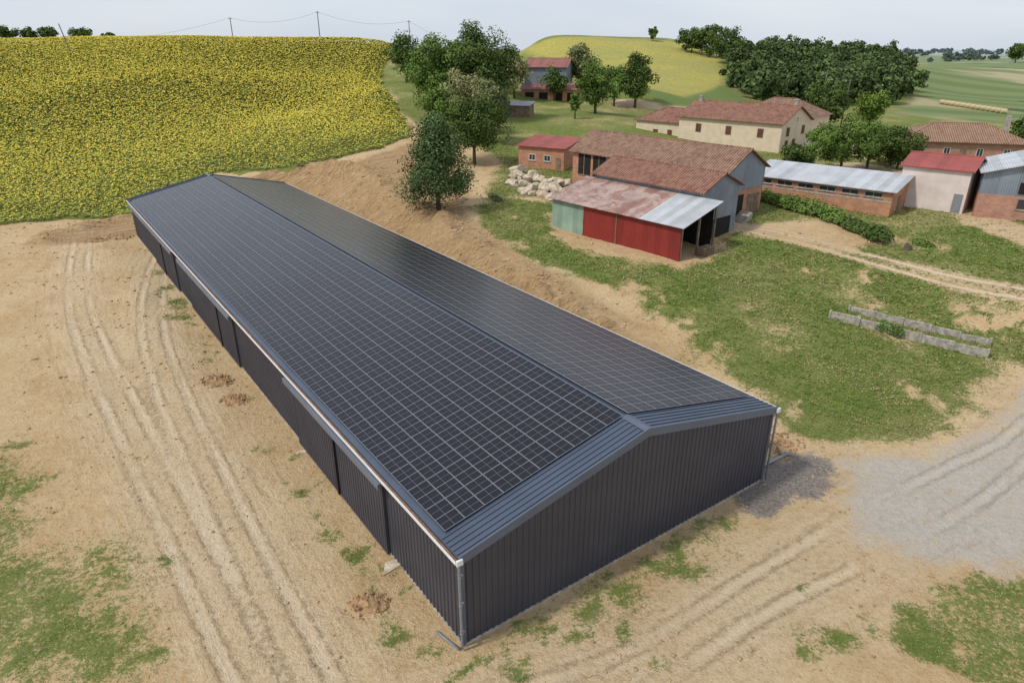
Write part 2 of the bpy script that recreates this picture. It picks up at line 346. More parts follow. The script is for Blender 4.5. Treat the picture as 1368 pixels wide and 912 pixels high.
c=t.mix(t.ss(t.noise(.12,3),.3,.7),(.007,.007,.012),(.013,.013,.020)); c=t.mix(t.math('MULTIPLY',t.math('MAXIMUM',cu,cv),.35),c,(.05,.055,.07)); c=t.mix(q4,c,(.12,.12,.135)); c=t.mix(mid,c,(.24,.24,.26)); c=t.mix(fr,c,(.30,.30,.32))
M['panel']=t.bsdf(c,.27,0,None,spec=.36)
# ground
t=NT('ground_soil_and_grass'); g=t.attr
AN=math.atan2(EX[1],EX[0])
nA=t.noise(.12,4,.6); nB=t.noise(.9,5,.7); nC=t.noise(6,4,.75); nD=t.noise(22,3,.8); nE=t.noise(2.6,5,.75)
s2=t.noise(1,3,.7,t.mapped(AN,(7,.6,1)))
x=t.xyz(); TD=g('td'); TDn=t.math('ADD',TD,t.math('MULTIPLY',t.math('SUBTRACT',nB,.5),.5))
stx=t.noise(1,3,.65,t.comb(t.math('MULTIPLY',TDn,2.2),t.math('MULTIPLY',x[0],.16),t.math('MULTIPLY',x[1],.16)))
def gauss(t,v,c,w): return t.math('EXPONENT',t.math('MULTIPLY',t.math('POWER',t.math('ABSOLUTE',t.math('DIVIDE',t.math('SUBTRACT',v,c),w)),2),-1))
rut=gauss(t,TDn,.92,.24); rut=t.math('MULTIPLY',rut,t.ss(nA,.34,.56))
rim=t.math('MAXIMUM',gauss(t,TDn,1.34,.12),gauss(t,TDn,.52,.12)); rim=t.math('MULTIPLY',rim,t.math('MULTIPLY',t.ss(nE,.38,.62),t.ss(nA,.34,.56)))
sm=t.ss(TD,6,1.5)
sand=t.mix(t.ss(nA,.35,.65),(.53,.355,.175),(.63,.465,.26)); sand=t.mix(t.ss(nB,.35,.68),sand,t.mix(.5,sand,(.68,.53,.335)))
sand=t.mix(t.math('MULTIPLY',t.ss(nE,.49,.66),.48),sand,(.39,.255,.13))
sand=t.mix(t.math('MULTIPLY',t.math('MULTIPLY',t.ss(stx,.45,.31),.5),sm),sand,(.38,.255,.135)); sand=t.mix(t.math('MULTIPLY',t.math('MULTIPLY',t.ss(stx,.53,.66),.45),sm),sand,(.70,.57,.39))
sand=t.mix(t.math('MULTIPLY',t.ss(nC,.54,.68),.5),sand,(.31,.20,.105)); sand=t.mix(t.math('MULTIPLY',t.ss(nD,.56,.70),.4),sand,(.27,.175,.095))
sand=t.mix(t.math('MULTIPLY',g('track'),.45),sand,t.mix(t.ss(nE,.35,.65),(.71,.58,.40),(.58,.45,.29)))
sand=t.mix(t.math('MULTIPLY',rut,.5),sand,(.73,.61,.44)); sand=t.mix(t.math('MULTIPLY',rim,.5),sand,(.35,.235,.13))
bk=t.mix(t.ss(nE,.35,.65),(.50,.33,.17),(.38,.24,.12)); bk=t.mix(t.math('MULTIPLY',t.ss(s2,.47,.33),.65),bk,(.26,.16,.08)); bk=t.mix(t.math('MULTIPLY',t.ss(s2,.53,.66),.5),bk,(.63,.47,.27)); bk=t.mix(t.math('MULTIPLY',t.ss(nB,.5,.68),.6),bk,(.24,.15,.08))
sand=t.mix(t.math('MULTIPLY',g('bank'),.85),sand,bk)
gv=t.mix(t.ss(nD,.35,.65),(.38,.345,.30),(.58,.535,.47)); gv=t.mix(t.math('MULTIPLY',t.ss(nE,.40,.62),.6),gv,(.60,.555,.48)); gv=t.mix(t.math('MULTIPLY',t.ss(nB,.50,.66),.6),gv,(.56,.45,.32)); gv=t.mix(t.math('MULTIPLY',rut,.35),gv,(.66,.59,.49)); gv=t.mix(t.math('MULTIPLY',rim,.3),gv,(.37,.31,.24)); gv=t.mix(t.math('MULTIPLY',t.ss(stx,.45,.32),.4),gv,(.40,.335,.26))
gf=t.ss(t.math('ADD',g('gravel'),t.math('ADD',t.math('MULTIPLY',t.math('SUBTRACT',nC,.5),.9),t.math('MULTIPLY',t.math('SUBTRACT',nB,.5),1.2))),.2,.9)
col=t.mix(t.math('MULTIPLY',gf,.92),sand,gv)
df=t.ss(t.math('ADD',g('dark'),t.math('ADD',t.math('MULTIPLY',t.math('SUBTRACT',nC,.5),1.6),t.math('MULTIPLY',t.math('SUBTRACT',nE,.5),1.5))),.3,.75)
col=t.mix(t.math('MULTIPLY',df,.9),col,t.mix(t.ss(t.math('MULTIPLY',t.math('ADD',nD,nC),.5),.42,.58),(.10,.092,.09),(.33,.30,.28)))
gc=t.mix(t.ss(nB,.3,.7),(.095,.155,.024),(.19,.23,.052)); gc=t.mix(t.math('MULTIPLY',t.ss(nD,.4,.7),.45),gc,(.26,.26,.095)); gc=t.mix(t.ss(nA,.45,.7),gc,t.mix(.4,gc,(.34,.29,.13)))
gc=t.mix(t.math('MULTIPLY',t.ss(nE,.5,.68),.5),gc,(.31,.28,.12))
gm=t.ss(t.math('ADD',g('grass'),t.math('ADD',t.math('MULTIPLY',t.math('SUBTRACT',nC,.5),1.1),t.math('ADD',t.math('MULTIPLY',t.math('SUBTRACT',nD,.5),.6),t.math('MULTIPLY',t.math('SUBTRACT',nE,.5),1.2)))),.34,.66)
col=t.mix(gm,col,gc)
col=t.mix(t.ss(g('sun'),.3,.7),col,t.mix(nC,(.17,.20,.045),(.25,.25,.07)))
hy=t.mix(t.ss(t.noise(1.2,5,.85),.40,.58),(.25,.26,.08),(.50,.42,.10)); hy=t.mix(t.ss(t.noise(.04,3),.4,.65),hy,t.mix(.4,hy,(.26,.28,.11)))
col=t.mix(g('hill'),col,hy)
col=t.mix(g('hillg'),col,t.mix(nB,(.11,.165,.045),(.19,.24,.075)))
st=t.math('SINE',t.math('ADD',t.math('MULTIPLY',x[1],.22),t.math('MULTIPLY',x[0],.10)))
fg=t.mix(t.ss(st,-.6,.6),(.15,.20,.075),(.20,.25,.10)); fg=t.mix(t.ss(t.noise(.012,3,.5),.52,.60),fg,(.40,.35,.21)); fg=t.mix(t.ss(t.noise(.02,5,.6),.6,.64),fg,(.09,.12,.05))
col=t.mix(g('far'),col,fg); col=t.mix(g('haze_tint'),col,(.38,.45,.52))  # aerial paleness painted into the far ground's base colour by distance
bh=t.math('ADD',t.math('MULTIPLY',nC,.9),t.math('MULTIPLY',nD,.35)); bh=t.math('ADD',bh,t.math('MULTIPLY',nE,1.8)); bh=t.math('ADD',bh,t.math('MULTIPLY',t.math('MULTIPLY',stx,sm),1.6)); bh=t.math('ADD',bh,t.math('MULTIPLY',t.math('SUBTRACT',rim,rut),.5)); bh=t.math('ADD',bh,t.math('MULTIPLY',t.math('MULTIPLY',s2,g('bank')),7.0))
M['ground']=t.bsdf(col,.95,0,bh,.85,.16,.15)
# ------------------------------------------------------------------ ground mesh
ds=.0105
sx=np.arange(-math.asinh(2600/40),math.asinh(2600/40),ds); gx=40*np.sinh(sx)
sy=np.arange(-math.asinh(60/40),math.asinh(3600/40),ds); gy=25+40*np.sinh(sy)
X,Y=np.meshgrid(gx,gy,indexing='ij'); nx,ny=X.shape; x=X.ravel(); y=Y.ravel()
idx=np.arange(nx*ny).reshape(nx,ny)
Fq=np.stack([idx[:-1,:-1],idx[1:,:-1],idx[1:,1:],idx[:-1,1:]],-1).reshape(-1,4)
keep=(y[Fq[:,0]]>-30)&(np.abs(x[Fq[:,0]])<(y[Fq[:,0]]+60)*1.5); Fq=Fq[keep]
uqa,inva=np.unique(Fq,return_inverse=True); x=x[uqa]; y=y[uqa]; Fq=inva.reshape(-1,4)
Z=zbase(x,y); mk=masks(x,y)
near_=sstep(220,60,np.hypot(x,y))
dsh,lxg,lyg=shed_d(x,y)
Z=Z+near_*(fbm(x,y,2.5,1)-.5)*.30*sstep(.2,2.5,dsh)*(1-.6*mk['track'])+near_*(fbm(x,y,.9,6,2)-.5)*.10*sstep(.2,1.2,dsh)
def fm(k): return mk[k][Fq].mean(1)
cls=np.zeros(len(Fq),int)
cls[fm('grass')>.45]=1
cls[fm('gravel')>.5]=2
cls[(fm('track')>.5)&(cls!=2)]=3
cls[fm('bank')>.5]=4
cls[(fm('hill')>.5)|(fm('far')>.5)|(fm('hillg')>.5)]=5
cls[fm('sun')>.5]=6
VV=np.stack([x,y,Z],1)
for k,nm in enumerate(['ground','meadow','gravel_yard','dirt_track','earth_bank','hills','sunflower_field']):
    ff=Fq[cls==k]
    if len(ff)==0: continue
    uq,inv=np.unique(ff,return_inverse=True)
    me=mesh_np(nm,VV[uq],inv.reshape(-1,4),None,True)
    for an in ('sun','grass','track','gravel','dark','hill','hillg','far','bank','haze_tint','td'):
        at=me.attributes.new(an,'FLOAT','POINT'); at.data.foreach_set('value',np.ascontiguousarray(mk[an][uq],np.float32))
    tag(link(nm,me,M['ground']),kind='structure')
# ------------------------------------------------------------------ leaf cloud
def leaves(c,nrm,size,col,asp=.6):
    n_=len(c); nrm=nrm/np.linalg.norm(nrm,axis=1,keepdims=True)
    r=rng.normal(size=(n_,3)); a=np.cross(nrm,r); a/=np.linalg.norm(a,axis=1,keepdims=True)+1e-9; b=np.cross(nrm,a)
    s=size if hasattr(size,'__len__') else np.full(n_,size); s=s[:,None]*rng.uniform(.7,1.3,(n_,1))
    V=np.stack([c-a*s,c-b*s*asp,c+a*s,c+b*s*asp],1).reshape(-1,3)
    return V,np.arange(n_*4).reshape(-1,4),np.repeat(col,4,axis=0)
PAL={'dark':((.055,.095,.026),(.125,.175,.05)),'mid':((.085,.15,.032),(.165,.235,.062)),'pale':((.20,.22,.09),(.38,.36,.18)),'blue':((.055,.095,.040),(.125,.18,.065)),
     'bright':((.10,.17,.03),(.19,.26,.06)),'haze_tint':((.08,.11,.065),(.12,.15,.09)),'olive':((.12,.15,.06),(.22,.24,.11)),'wood':((.055,.09,.035),(.12,.165,.06))}
def crown_pts(h,w,kind,nl,z0=.25,seed=0,ncl=None):
    r=np.random.default_rng(seed); ncl=ncl or 44
    cs=[];rad=[]
    for i in range(ncl):
        if kind=='cone':
            q=(i+.5)/ncl; q=q**1.15; zc=h*(z0+(.92-z0)*q); rr=w/2*(1-q**1.8)**.7*.88*(1 if q>.15 else .85)*r.uniform(.82,1.1); a=i*2.4+r.uniform(-.4,.4); k=rr*(.78 if i%4 else .15)
            cs.append((k*math.cos(a),k*math.sin(a),zc)); rad.append(w*.17*(1.25-q*.4)*r.uniform(.7,1.3))
        else:
            d=r.normal(size=3); d/=np.linalg.norm(d); k=r.random()**.45*.78; cz=(1+z0)/2
            q=1.0 if d[2]>-.2 else .8
            cs.append((d[0]*k*w/2*q,d[1]*k*w/2*q,h*cz+d[2]*k*h*(1-z0)/2)); rad.append(min(w,h)*r.uniform(.12,.24))
    cs=np.array(cs);rad=np.array(rad)
    ci=r.integers(0,ncl,nl); d=r.normal(size=(nl,3)); d/=np.linalg.norm(d,axis=1,keepdims=True)
    k=r.random(nl)**.4; ve=.8
    p=cs[ci]+d*(rad[ci]*k)[:,None]*np.array([1,1,ve])
    fac=r.uniform(.62,1.32,ncl)[ci]*r.uniform(.75,1.25,nl)
    nr=d+r.normal(size=(nl,3))*.4
    nr[:,2]+=.25
    return p,nr,fac,cs
def tree_at(P,h,w,pal,kind,label,name='tree',cat='tree',group=None,z0=.12,dens=1.,seed=None):
    seed=seed if seed is not None else random.randrange(10**6)
    D=depth(P); ls=max(.13,D*.0017)
    root=thing(name,(P[0],P[1],P[2]-.1),random.random()*6,label,cat,group)
    nl=int(min(20000,max(900,dens*3.4*w*h/(ls*ls))))
    p,nr,fac,cs=crown_pts(h,w,kind,nl,z0,seed)
    a,b=PAL[pal]; mixf=rng.random((nl,1)); col=(np.array(a)*(1-mixf)+np.array(b)*mixf)*fac[:,None]
    V,Fc,cc=leaves(p,nr,ls,col)
    link('crown',mesh_np('crown',V,Fc,cc),M['leaf'],root)
    mb=MB(); tr_=max(.12,h*.022)
    lean=random.uniform(-.03,.03)*h
    mb.tube([(0,0,-.3),(lean*.3,0,h*.25),(lean,0,h*.6),(lean*.9,0,h*.8)],[tr_*1.3,tr_,tr_*.55,tr_*.15],7)
    for k in range(7):
        q=cs[random.randrange(len(cs))]; z=h*random.uniform(.2,.5); mb.tube([(lean*z/h,0,z),((q[0]+lean)*.5,q[1]*.5,(z+q[2])/2+.1),tuple(q)],[tr_*.5,tr_*.3,.03],5)
    mb.build('trunk',M['bark'],root,smooth=True)
    return root
def tree(u,v,top,wpx,pal,kind,label,**k):
    P=G(u,v); D=depth(P); return tree_at(P,(v-top)*D/(F*.93),wpx*D/F*1.1,pal,kind,label,**k)
# ------------------------------------------------------------------ shed
shed=thing('solar_barn',(SX,SY,0),AN,'huge dark anthracite metal barn whose long low roof is covered in solar panels','barn')
EH=5.05; PT_=.217; hw=SW/2; RH=EH+PT_*hw
def zr(x): return EH+PT_*min(x,SW-x)
def ribwall(p0,d,nrm,L,top,per=.333,rd=.045,z0=.12,off=0):
    V=[];s=0;pr=[]
    while s<L-1e-6:
        for ds_,o in ((0,0),(per*.60,0),(per*.70,rd),(per*.90,rd)): 
            if s+ds_<L: pr.append((s+ds_,o))
        s+=per
    pr.append((L,0)); f=[]
    for i,(s,o) in enumerate(pr):
        xx=p0[0]+d[0]*s+nrm[0]*(o+off); yy=p0[1]+d[1]*s+nrm[1]*(o+off); V+= [(xx,yy,z0),(xx,yy,top(s))]
        if i: f.append((2*i-2,2*i,2*i+1,2*i-1))
    return V,f
def gablew(y_,ny_):
    V,f=ribwall((0,y_),(1,0),(0,ny_),SW,lambda s:zr(s)-.05,per=SW/64); return MB().add(V,f).build('gable_wall',M['clad'],shed)
gablew(0,-1); gablew(SL,1)
def addw(name,*a,mat='clad',label=None,**k):
    V,f=ribwall(*a,**k); return MB().add(V,f).build(name,M[mat],shed,label)
addw('side_wall',(0,0),(0,1),(-1,0),SL,lambda s:EH-.05)
addw('side_wall',(SW,0),(0,1),(1,0),SL,lambda s:EH-.05)
for b in ((-.04,-.05,SW+.04,.12),(-.04,.121,.1,SL-.001),(SW-.1,.121,SW+.04,SL-.001),(-.04,SL,SW+.04,SL+.06)): MB().box(b[0],b[1],-.4,b[2],b[3],.13).build('footing',M['conc'],shed)
for sgn in (0,1):
    e=-.18 if not sgn else SW+.18
    MB().slab([(e,-.12,EH-.04),(hw,-.12,RH),(hw,SL+.12,RH),(e,SL+.12,EH-.04)],.10).build('roof_sheeting',M['roofmet'],shed)
pa=math.atan(PT_); cp_,sp_=math.cos(pa),math.sin(pa)
FL=Matrix(((cp_,0,-sp_,0),(0,1,0,0),(sp_,0,cp_,EH),(0,0,0,1)))
FR=Matrix(((-cp_,0,sp_,SW),(0,-1,0,SL),(sp_,0,cp_,EH),(0,0,0,1)))   # y runs the other way
S=hw/cp_
ya,yb=1.45,SL-1.5
for Mx in (FL,FR):
    for y0,y1 in ((-.1,ya+.05),(yb-.05,SL+.1)):
        mb=MB(Mx); mb.box(-.155,y0,.001,S-.075,y1,.012); k=y0+.12
        while k<y1-.1: mb.box(-.15,k,.005,S-.08,k+.07,.06); k+=.3
        mb.build('roof_ribs',M['roofmet'],shed)
for q0,q1 in ((-.14,ya-.02),(yb+.02,SL+.14)):
    MB().add([(hw-.28,q0,RH-.0),(hw,q0,RH+.10),(hw+.28,q0,RH-.0),(hw-.28,q1,RH-.0),(hw,q1,RH+.10),(hw+.28,q1,RH-.0)],[(0,1,4,3),(1,2,5,4),(0,2,1),(3,4,5)]).build('ridge_cap',M['trim'],shed)
for Mx in (FL,FR):
    for y0 in (-.2,SL+.13): MB(Mx).box(-.2,y0,-.34,S+.02,y0+.07,.10).build('verge_trim',M['trim'],shed)
PW,PH=1.02,1.69; GU,GV=1.042,1.712
V0=[(0,0,.03),(PW,0,.03),(PW,PH,.03),(0,PH,.03),(0,0,0),(PW,0,0),(PW,PH,0),(0,PH,0)]
f0=[(0,1,2,3),(0,4,5,1),(1,5,6,2),(2,6,7,3),(3,7,4,0)]
def uvs(me,npan):
    ul=me.uv_layers.new(name='UVMap')
    one=[0,0,1,0,1,1,0,1]+[0,0]*16
    ul.data.foreach_set('uv',np.tile(np.array(one,np.float32),npan))
pm=bpy.data.meshes.new('solar_panel'); pm.from_pydata(V0,[],f0); pm.update(); uvs(pm,1); pm.materials.append(M['panel'])
ncol=int((yb-ya)/GV); rest=MB(); nrest=0
for side,Mx in ((0,FL),(1,FR)):
    for j in range(ncol):
        for i in range(10):
            yy=ya+j*GV if side==0 else SL-ya-(j+1)*GV
            T=Mx@Matrix.Translation((.16+i*GU,yy,.11+random.uniform(-.004,.004)))
            if side==0 and j<10:
                o=bpy.data.objects.new('solar_panel',pm); C.objects.link(o); o.parent=shed; o.matrix_local=T
            else: rest.M=T; rest.add(V0,f0); nrest+=1
ro=rest.build('solar_panels',M['panel'],shed); uvs(ro.data,nrest); ro['kind']='stuff'
for sx_,d in ((-.2,-1),(SW+.2,1)):
    MB().box(min(sx_,sx_+d*.16),-.2,EH-.24,max(sx_,sx_+d*.16),SL+.2,EH-.22).box(sx_+d*.16-.012,-.2,EH-.24,sx_+d*.16+.012,SL+.2,EH-.07).build('gutter',M['white'],shed)
    MB().box(min(sx_+d*.01,sx_+d*.14),-.18,EH-.215,max(sx_+d*.01,sx_+d*.14),SL+.18,EH-.11).build('gutter_lining',M['gutterin'],shed)
    MB().box(sx_-.14,-.30,EH-.28,sx_+.14,-.2,EH-.02).build('gutter_end',M['white'],shed)
dp=MB().tube([(-.28,-.22,EH-.25),(-.22,-.2,EH-.5),(-.2,-.2,.35),(-.2,-.2,.16)],.062,10).tube([(-.2,-.2,.22),(-.32,-.1,.12),(-.55,.9,.09),(-.6,1.3,.08)],.07,10).build('downpipe',M['zinc'],shed,smooth=True)
for z in (1.0,2.6,4.1): MB().tube([(-.2,-.2,z-.04),(-.2,-.2,z+.04)],.085,10).box(-.2,-.2,z-.02,-.02,-.02,z+.02).build('pipe_bracket',M['zinc'],dp)
MB().tube([(SW+.28,-.22,EH-.25),(SW+.2,-.2,EH-.5),(SW+.18,-.2,.2),(SW+.25,-.2,.1)],.062,10).build('downpipe',M['zinc'],shed,smooth=True)
MB().box(-.075,-.09,.1,-.0,.09,EH-.2).box(-.075,-.075,.1,.1,-.0,EH-.2).build('corner_trim',M['trim'],shed)
MB().box(SW-.1,-.085,.1,SW+.075,.09,EH-.2).build('corner_trim',M['trim'],shed)
for (a,b,c,rl) in ((7.1,13.4,20.2,(6.8,20.8)),(34.2,39.3,51,(33.8,53)),(57,63.8,70,(56,84))):
    MB().box(-.50,rl[0],EH-.50,-.02,rl[1],EH-.34).box(-.52,rl[0]-.02,EH-.66,-.49,rl[1]+.02,EH-.33).build('door_track',M['rail'],shed)
    V,f=ribwall((0,a),(0,1),(-1,0),c-a,lambda s:EH-.62,off=.14,z0=.15); dr=MB().add(V,f).box(-.19,a,.12,-.0,a+.06,EH-.62).box(-.19,c-.06,.12,0,c,EH-.62).box(-.2,a,.1,-.1,c,.2).build('sliding_door',M['clad'],shed)
    MB().box(-.28,b-.10,.12,-.12,b+.10,EH-.64).build('door_seam',M['seam'],dr)
# ------------------------------------------------------------------ farm buildings
def wallM(ox,oy,ang): return Matrix.Translation((ox,oy,0))@Matrix.Rotation(ang,4,'Z')
def window(root,WM,x,z,w,h,shut=False,frame='white'):
    mb=MB(WM); t_=.07; mb.box(x-w/2,-.05,z,x-w/2+t_,.05,z+h).box(x+w/2-t_,-.05,z,x+w/2,.05,z+h).box(x-w/2+t_,-.05,z+h-t_,x+w/2-t_,.05,z+h).box(x-w/2+t_,-.05,z,x+w/2-t_,.05,z+t_).box(x-.025,-.045,z+t_,x+.025,.05,z+h-t_)
    wo=mb.build('window',M[frame],root)
    MB(WM).box(x-w/2+t_,-.02,z+t_,x+w/2-t_,.05,z+h-t_).build('pane',M['glass'],wo)
    MB(WM).box(x-w/2-.1,-.12,z-.1,x+w/2+.1,.05,z-.005).build('sill',M['conc'],wo)
def shut_window(root,WM,x,z,w,h):
    wo=MB(WM).box(x-w/2-.08,-.04,z-.08,x+w/2+.08,.05,z+h+.08).build('window',M['conc'],root)
    for s in (-1,1): MB(WM).box(x+(-w/2 if s<0 else .01),-.09,z,x+(-.01 if s<0 else w/2),-.045,z+h).build('shutter',M['shutter'],wo)
def door(root,WM,x,w,h,mat='wood',name='door',z=0):
    d=MB(WM).box(x-w/2,-.05,z,x+w/2,.05,z+h).build(name,M[mat],root)
    if name=='door':
        MB(WM).box(x+w*.32,-.1,z+h*.48,x+w*.42,-.05,z+h*.52).build('handle',M['zinc'],d)
    return d
def gable(root,x0,x1,y0,y1,he,hr,wm,rm,ov=.5,hb=-1.0,yr=None,heb=None,chim=()):
    yr=(y0+y1)/2 if yr is None else yr; heb=he if heb is None else heb
    MB().prismx([(y0,hb),(y1,hb),(y1,heb),(yr,hr),(y0,he)],x0,x1).build('wall',M[wm],root)
    sf=(hr-he)/(yr-y0); sb=(hr-heb)/(y1-yr); tk=.16
    mb=MB().slab([(x0-ov,y0-ov,he-sf*ov+tk),(x1+ov,y0-ov,he-sf*ov+tk),(x1+ov,yr,hr+tk),(x0-ov,yr,hr+tk)],tk-.01)
    mb.slab([(x0-ov,yr,hr+tk),(x1+ov,yr,hr+tk),(x1+ov,y1+ov,heb-sb*ov+tk),(x0-ov,y1+ov,heb-sb*ov+tk)],tk-.01)
    mb.tube([(x0-ov-.02,yr,hr+tk-.02),(x1+ov+.02,yr,hr+tk-.02)],.13,7)
    rf=mb.build('roof',M[rm],root)
    for (cx,cy,hh) in chim: MB().box(cx-.35,cy-.35,hr-1.2,cx+.35,cy+.35,hr+hh).box(cx-.42,cy-.42,hr+hh,cx+.42,cy+.42,hr+hh+.15).build('chimney',M['conc'],rf)
    return rf
def mono(root,x0,x1,y0,y1,hf,hk,wm,rm,ov=.4,hb=-1.0,walls=True):
    if walls: MB().prismx([(y0,hb),(y1,hb),(y1,hk),(y0,hf)],x0,x1).build('wall',M[wm],root)
    s=(hk-hf)/(y1-y0)
    return MB().slab([(x0-ov,y0-ov,hf-s*ov+.12),(x1+ov,y0-ov,hf-s*ov+.12),(x1+ov,y1+ov*.5,hk+s*ov*.5+.12),(x0-ov,y1+ov*.5,hk+s*ov*.5+.12)],.1).build('roof',M[rm],root)
def hip(root,x0,x1,y0,y1,he,hr,wm,rm,ov=.5,hb=-1.,inset=None,right=True,left=True,wall=True,z=0):
    if wall: MB().box(x0,y0,hb,x1,y1,he).build('wall',M[wm],root)
    ym=(y0+y1)/2; i=(y1-y0)/2 if inset is None else inset; X0,X1,Y0,Y1=x0-ov,x1+ov,y0-ov,y1+ov; e=he+.02
    xa=X0+i+ov if left else X0; xb=X1-i-ov if right else X1
    mb=MB().add([(X0,Y0,e),(X1,Y0,e),(X1,Y1,e),(X0,Y1,e),(xa,ym,hr),(xb,ym,hr)],[(0,1,5,4),(1,2,5),(2,3,4,5),(3,0,4),(3,2,1,0)])
    mb.box(X0,Y0,e-.14,X1,Y0+.1,e-.003); mb.tube([(xa,ym,hr),(xb,ym,hr)],.13,7)
    for p,q in (((X0,Y0),xa),((X0,Y1),xa),((X1,Y0),xb),((X1,Y1),xb)): mb.tube([(p[0],p[1],e),(q,ym,hr)],.11,6)
    return mb.build('roof',M[rm],root)
AF=math.atan2(-.761,.647)
rA=thing('lean_to_shed',(5.1,84.3,3.0),AF,'red corrugated lean-to with a rusty sheet roof, nearest farm building to the solar barn','shed')
MB().box(5.4,0,-.6,19.6,.08,3.75).build('front_wall',M['red_wall'],rA,'red corrugated front wall')
MB().box(0,.0,-.6,5.36,.08,3.6).box(0,.08,-.6,.08,6.2,3.6).build('side_wall',M['green_wall'],rA,'pale green corrugated wall')
MB().box(10.55,-.05,-.3,10.65,-.005,3.7).build('door_post',M['wood'],rA); MB().box(5.36,-.06,-.3,5.46,-.002,3.7).build('door_post',M['wood'],rA)
for yy in (.15,3.1,6.0): MB().box(19.4,yy,-.6,19.6,yy+.2,3.7+yy*.28).build('post',M['wood'],rA)
def slope(x0,x1,m,l):
    MB().slab([(x0,-.5,3.72),(x1,-.5,3.72),(x1,6.3,5.62),(x0,6.3,5.62)],.07).build('roof_sheet',M[m],rA,l)
slope(-.4,14.2,'rust_roof','rusty corrugated roof sheets'); slope(14.21,20.2,'grey_roof','newer grey corrugated roof sheets')
for yy in (.3,2.2,4.2,5.9): MB().box(-.2,yy,3.68+yy*.28,20.1,yy+.12,3.78+yy*.28).build('rafter',M['wood'],rA)
MB().box(.2,6.12,-.5,19.2,6.2,4.8).build('back_wall',M['dark'],rA)
oB=Vector((5.1,84.3,3.0))+Vector((.761,.647,0))*6.4
rB=thing('tile_roofed_barn',oB,AF,'tall barn clad in grey blue metal with tile roof, directly behind the red lean-to','barn')
gable(rB,1.2,17.4,0,7.2,6.2,7.8,'grey_met','tile_b',.45)
door(rB,wallM(17.4,0,math.pi/2),4,4.2,3.2,'dark','doorway',-.5)
rC=thing('long_barn',(9.0,102.0,4.4),AF,'long old brick barn with tile roof and open timber bays behind the metal clad barn','barn')
gable(rC,0,26.0,0,8.5,5.7,8.0,'brick','tile_a',.5)
for i in range(3):
    dw=MB().box(1.2+i*2.9,-.06,2.4,3.6+i*2.9,.05,5.3).build('doorway',M['dark'],rC)
    MB().box(2.3+i*2.9,-.1,2.4,2.45+i*2.9,-.05,5.3).box(1.2+i*2.9,-.1,2.3,3.6+i*2.9,-.05,2.42).build('timber_post',M['wood'],dw)
MB().box(26.003,0,3.2,26.06,8.5,5.6).add([(26.06,0,5.6),(26.06,8.5,5.6),(26.06,4.25,7.9)],[(0,1,2)]).build('cladding',M['grey_met'],rC)
door(rC,wallM(26.0,0,math.pi/2),2.6,3.4,2.8,'dark','doorway',-.2); door(rC,wallM(26.0,0,math.pi/2),6.6,2.6,2.6,'wood','doorway',-.2)
rD=thing('brick_outbuilding',(1.1,115.8,5.3),math.radians(-30),'small orange brick outbuilding with flat red roof at the left end of the farm row','outbuilding')
mono(rD,0,8.4,0,6.5,3.6,4.5,'brick','red_roof')
window(rD,wallM(0,0,0),2.6,1.4,1.2,1.0); window(rD,wallM(0,0,0),5.4,1.4,1.2,1.0)
door(rD,wallM(0,0,0),7.4,.9,2.1)
rE=thing('farmhouse',(33.8,142.5,5.8),math.atan2(-.71,.70),'large cream walled farmhouse with brown shutters and several tiled roofs','house')
gable(rE,0,21.5,0,12,5.4,8.0,'cream','tile_b',.5,chim=((1.0,6,.9),(20.5,7,1.0)))
for xx in (4.5,11,17.5): shut_window(rE,wallM(0,0,0),xx,2.7,1.1,1.5)
for yy in (2.6,9.0): shut_window(rE,wallM(21.5,0,math.pi/2),yy,3.0,1.1,1.5)
shut_window(rE,wallM(21.5,0,math.pi/2),2.6,.5,1.1,1.7)
window(rE,wallM(21.5,0,math.pi/2),6,5.6,.6,.6)
door(rE,wallM(21.5,0,math.pi/2),5.6,1.2,2.3,'shutter')
hip(rE,-11.5,-.01,1.5,10.5,3.8,6.3,'cream','tile_b',.4,right=False)
hip(rE,6,21,12.01,22,5.6,8.6,'cream','tile_a',.5)
door(rE,wallM(-11.5,1.5,0),5,1.2,2.2,'shutter'); shut_window(rE,wallM(-11.5,1.5,0),8.5,.9,1.0,1.4)
rF=thing('low_brick_shed',(33.3,95.1,4.7),math.atan2(-.676,.736),'long low orange brick shed with pale grey corrugated roof and row of small windows','outbuilding')
mono(rF,0,18.2,0,6.6,3.0,4.1,'brick','grey_roof',.5)
MB().box(-.02,-.03,1.55,18.22,.0,1.75).build('concrete_band',M['conc'],rF)
for i in range(6): window(rF,wallM(0,0,0),2.0+i*2.8,2.1,2.1,.62,frame='conc')
door(rF,wallM(18.2,0,math.pi/2),3.4,1.0,2.1)
rG=thing('rendered_outbuilding',(50.3,88.3,4.9),math.radians(-41),'pinkish rendered outbuilding with bright red sheet roof beside the low brick shed','outbuilding')
gable(rG,0,7.6,0,9,5.1,6.2,'pink','red_roof',.35)
door(rG,wallM(0,0,0),6.8,1.0,2.3,'zinc')
rG2=thing('gabled_workshop',(56.6,82.0,4.8),math.radians(-30),'workshop with brick base and grey corrugated gable at the right edge','workshop')
MB().box(0,0,-1,16,.25,2.9).box(0,.25,-1,.25,12,2.9).build('brick_base',M['brick2'],rG2)
MB().add([(0,.02,2.9),(16,.02,2.9),(16,.02,5.4),(8,.02,7.8),(0,.02,5.4),(0,12,2.9),(0,12,5.4)],[(0,1,2,3,4),(0,4,6,5)]).build('metal_cladding',M['grey_met'],rG2)
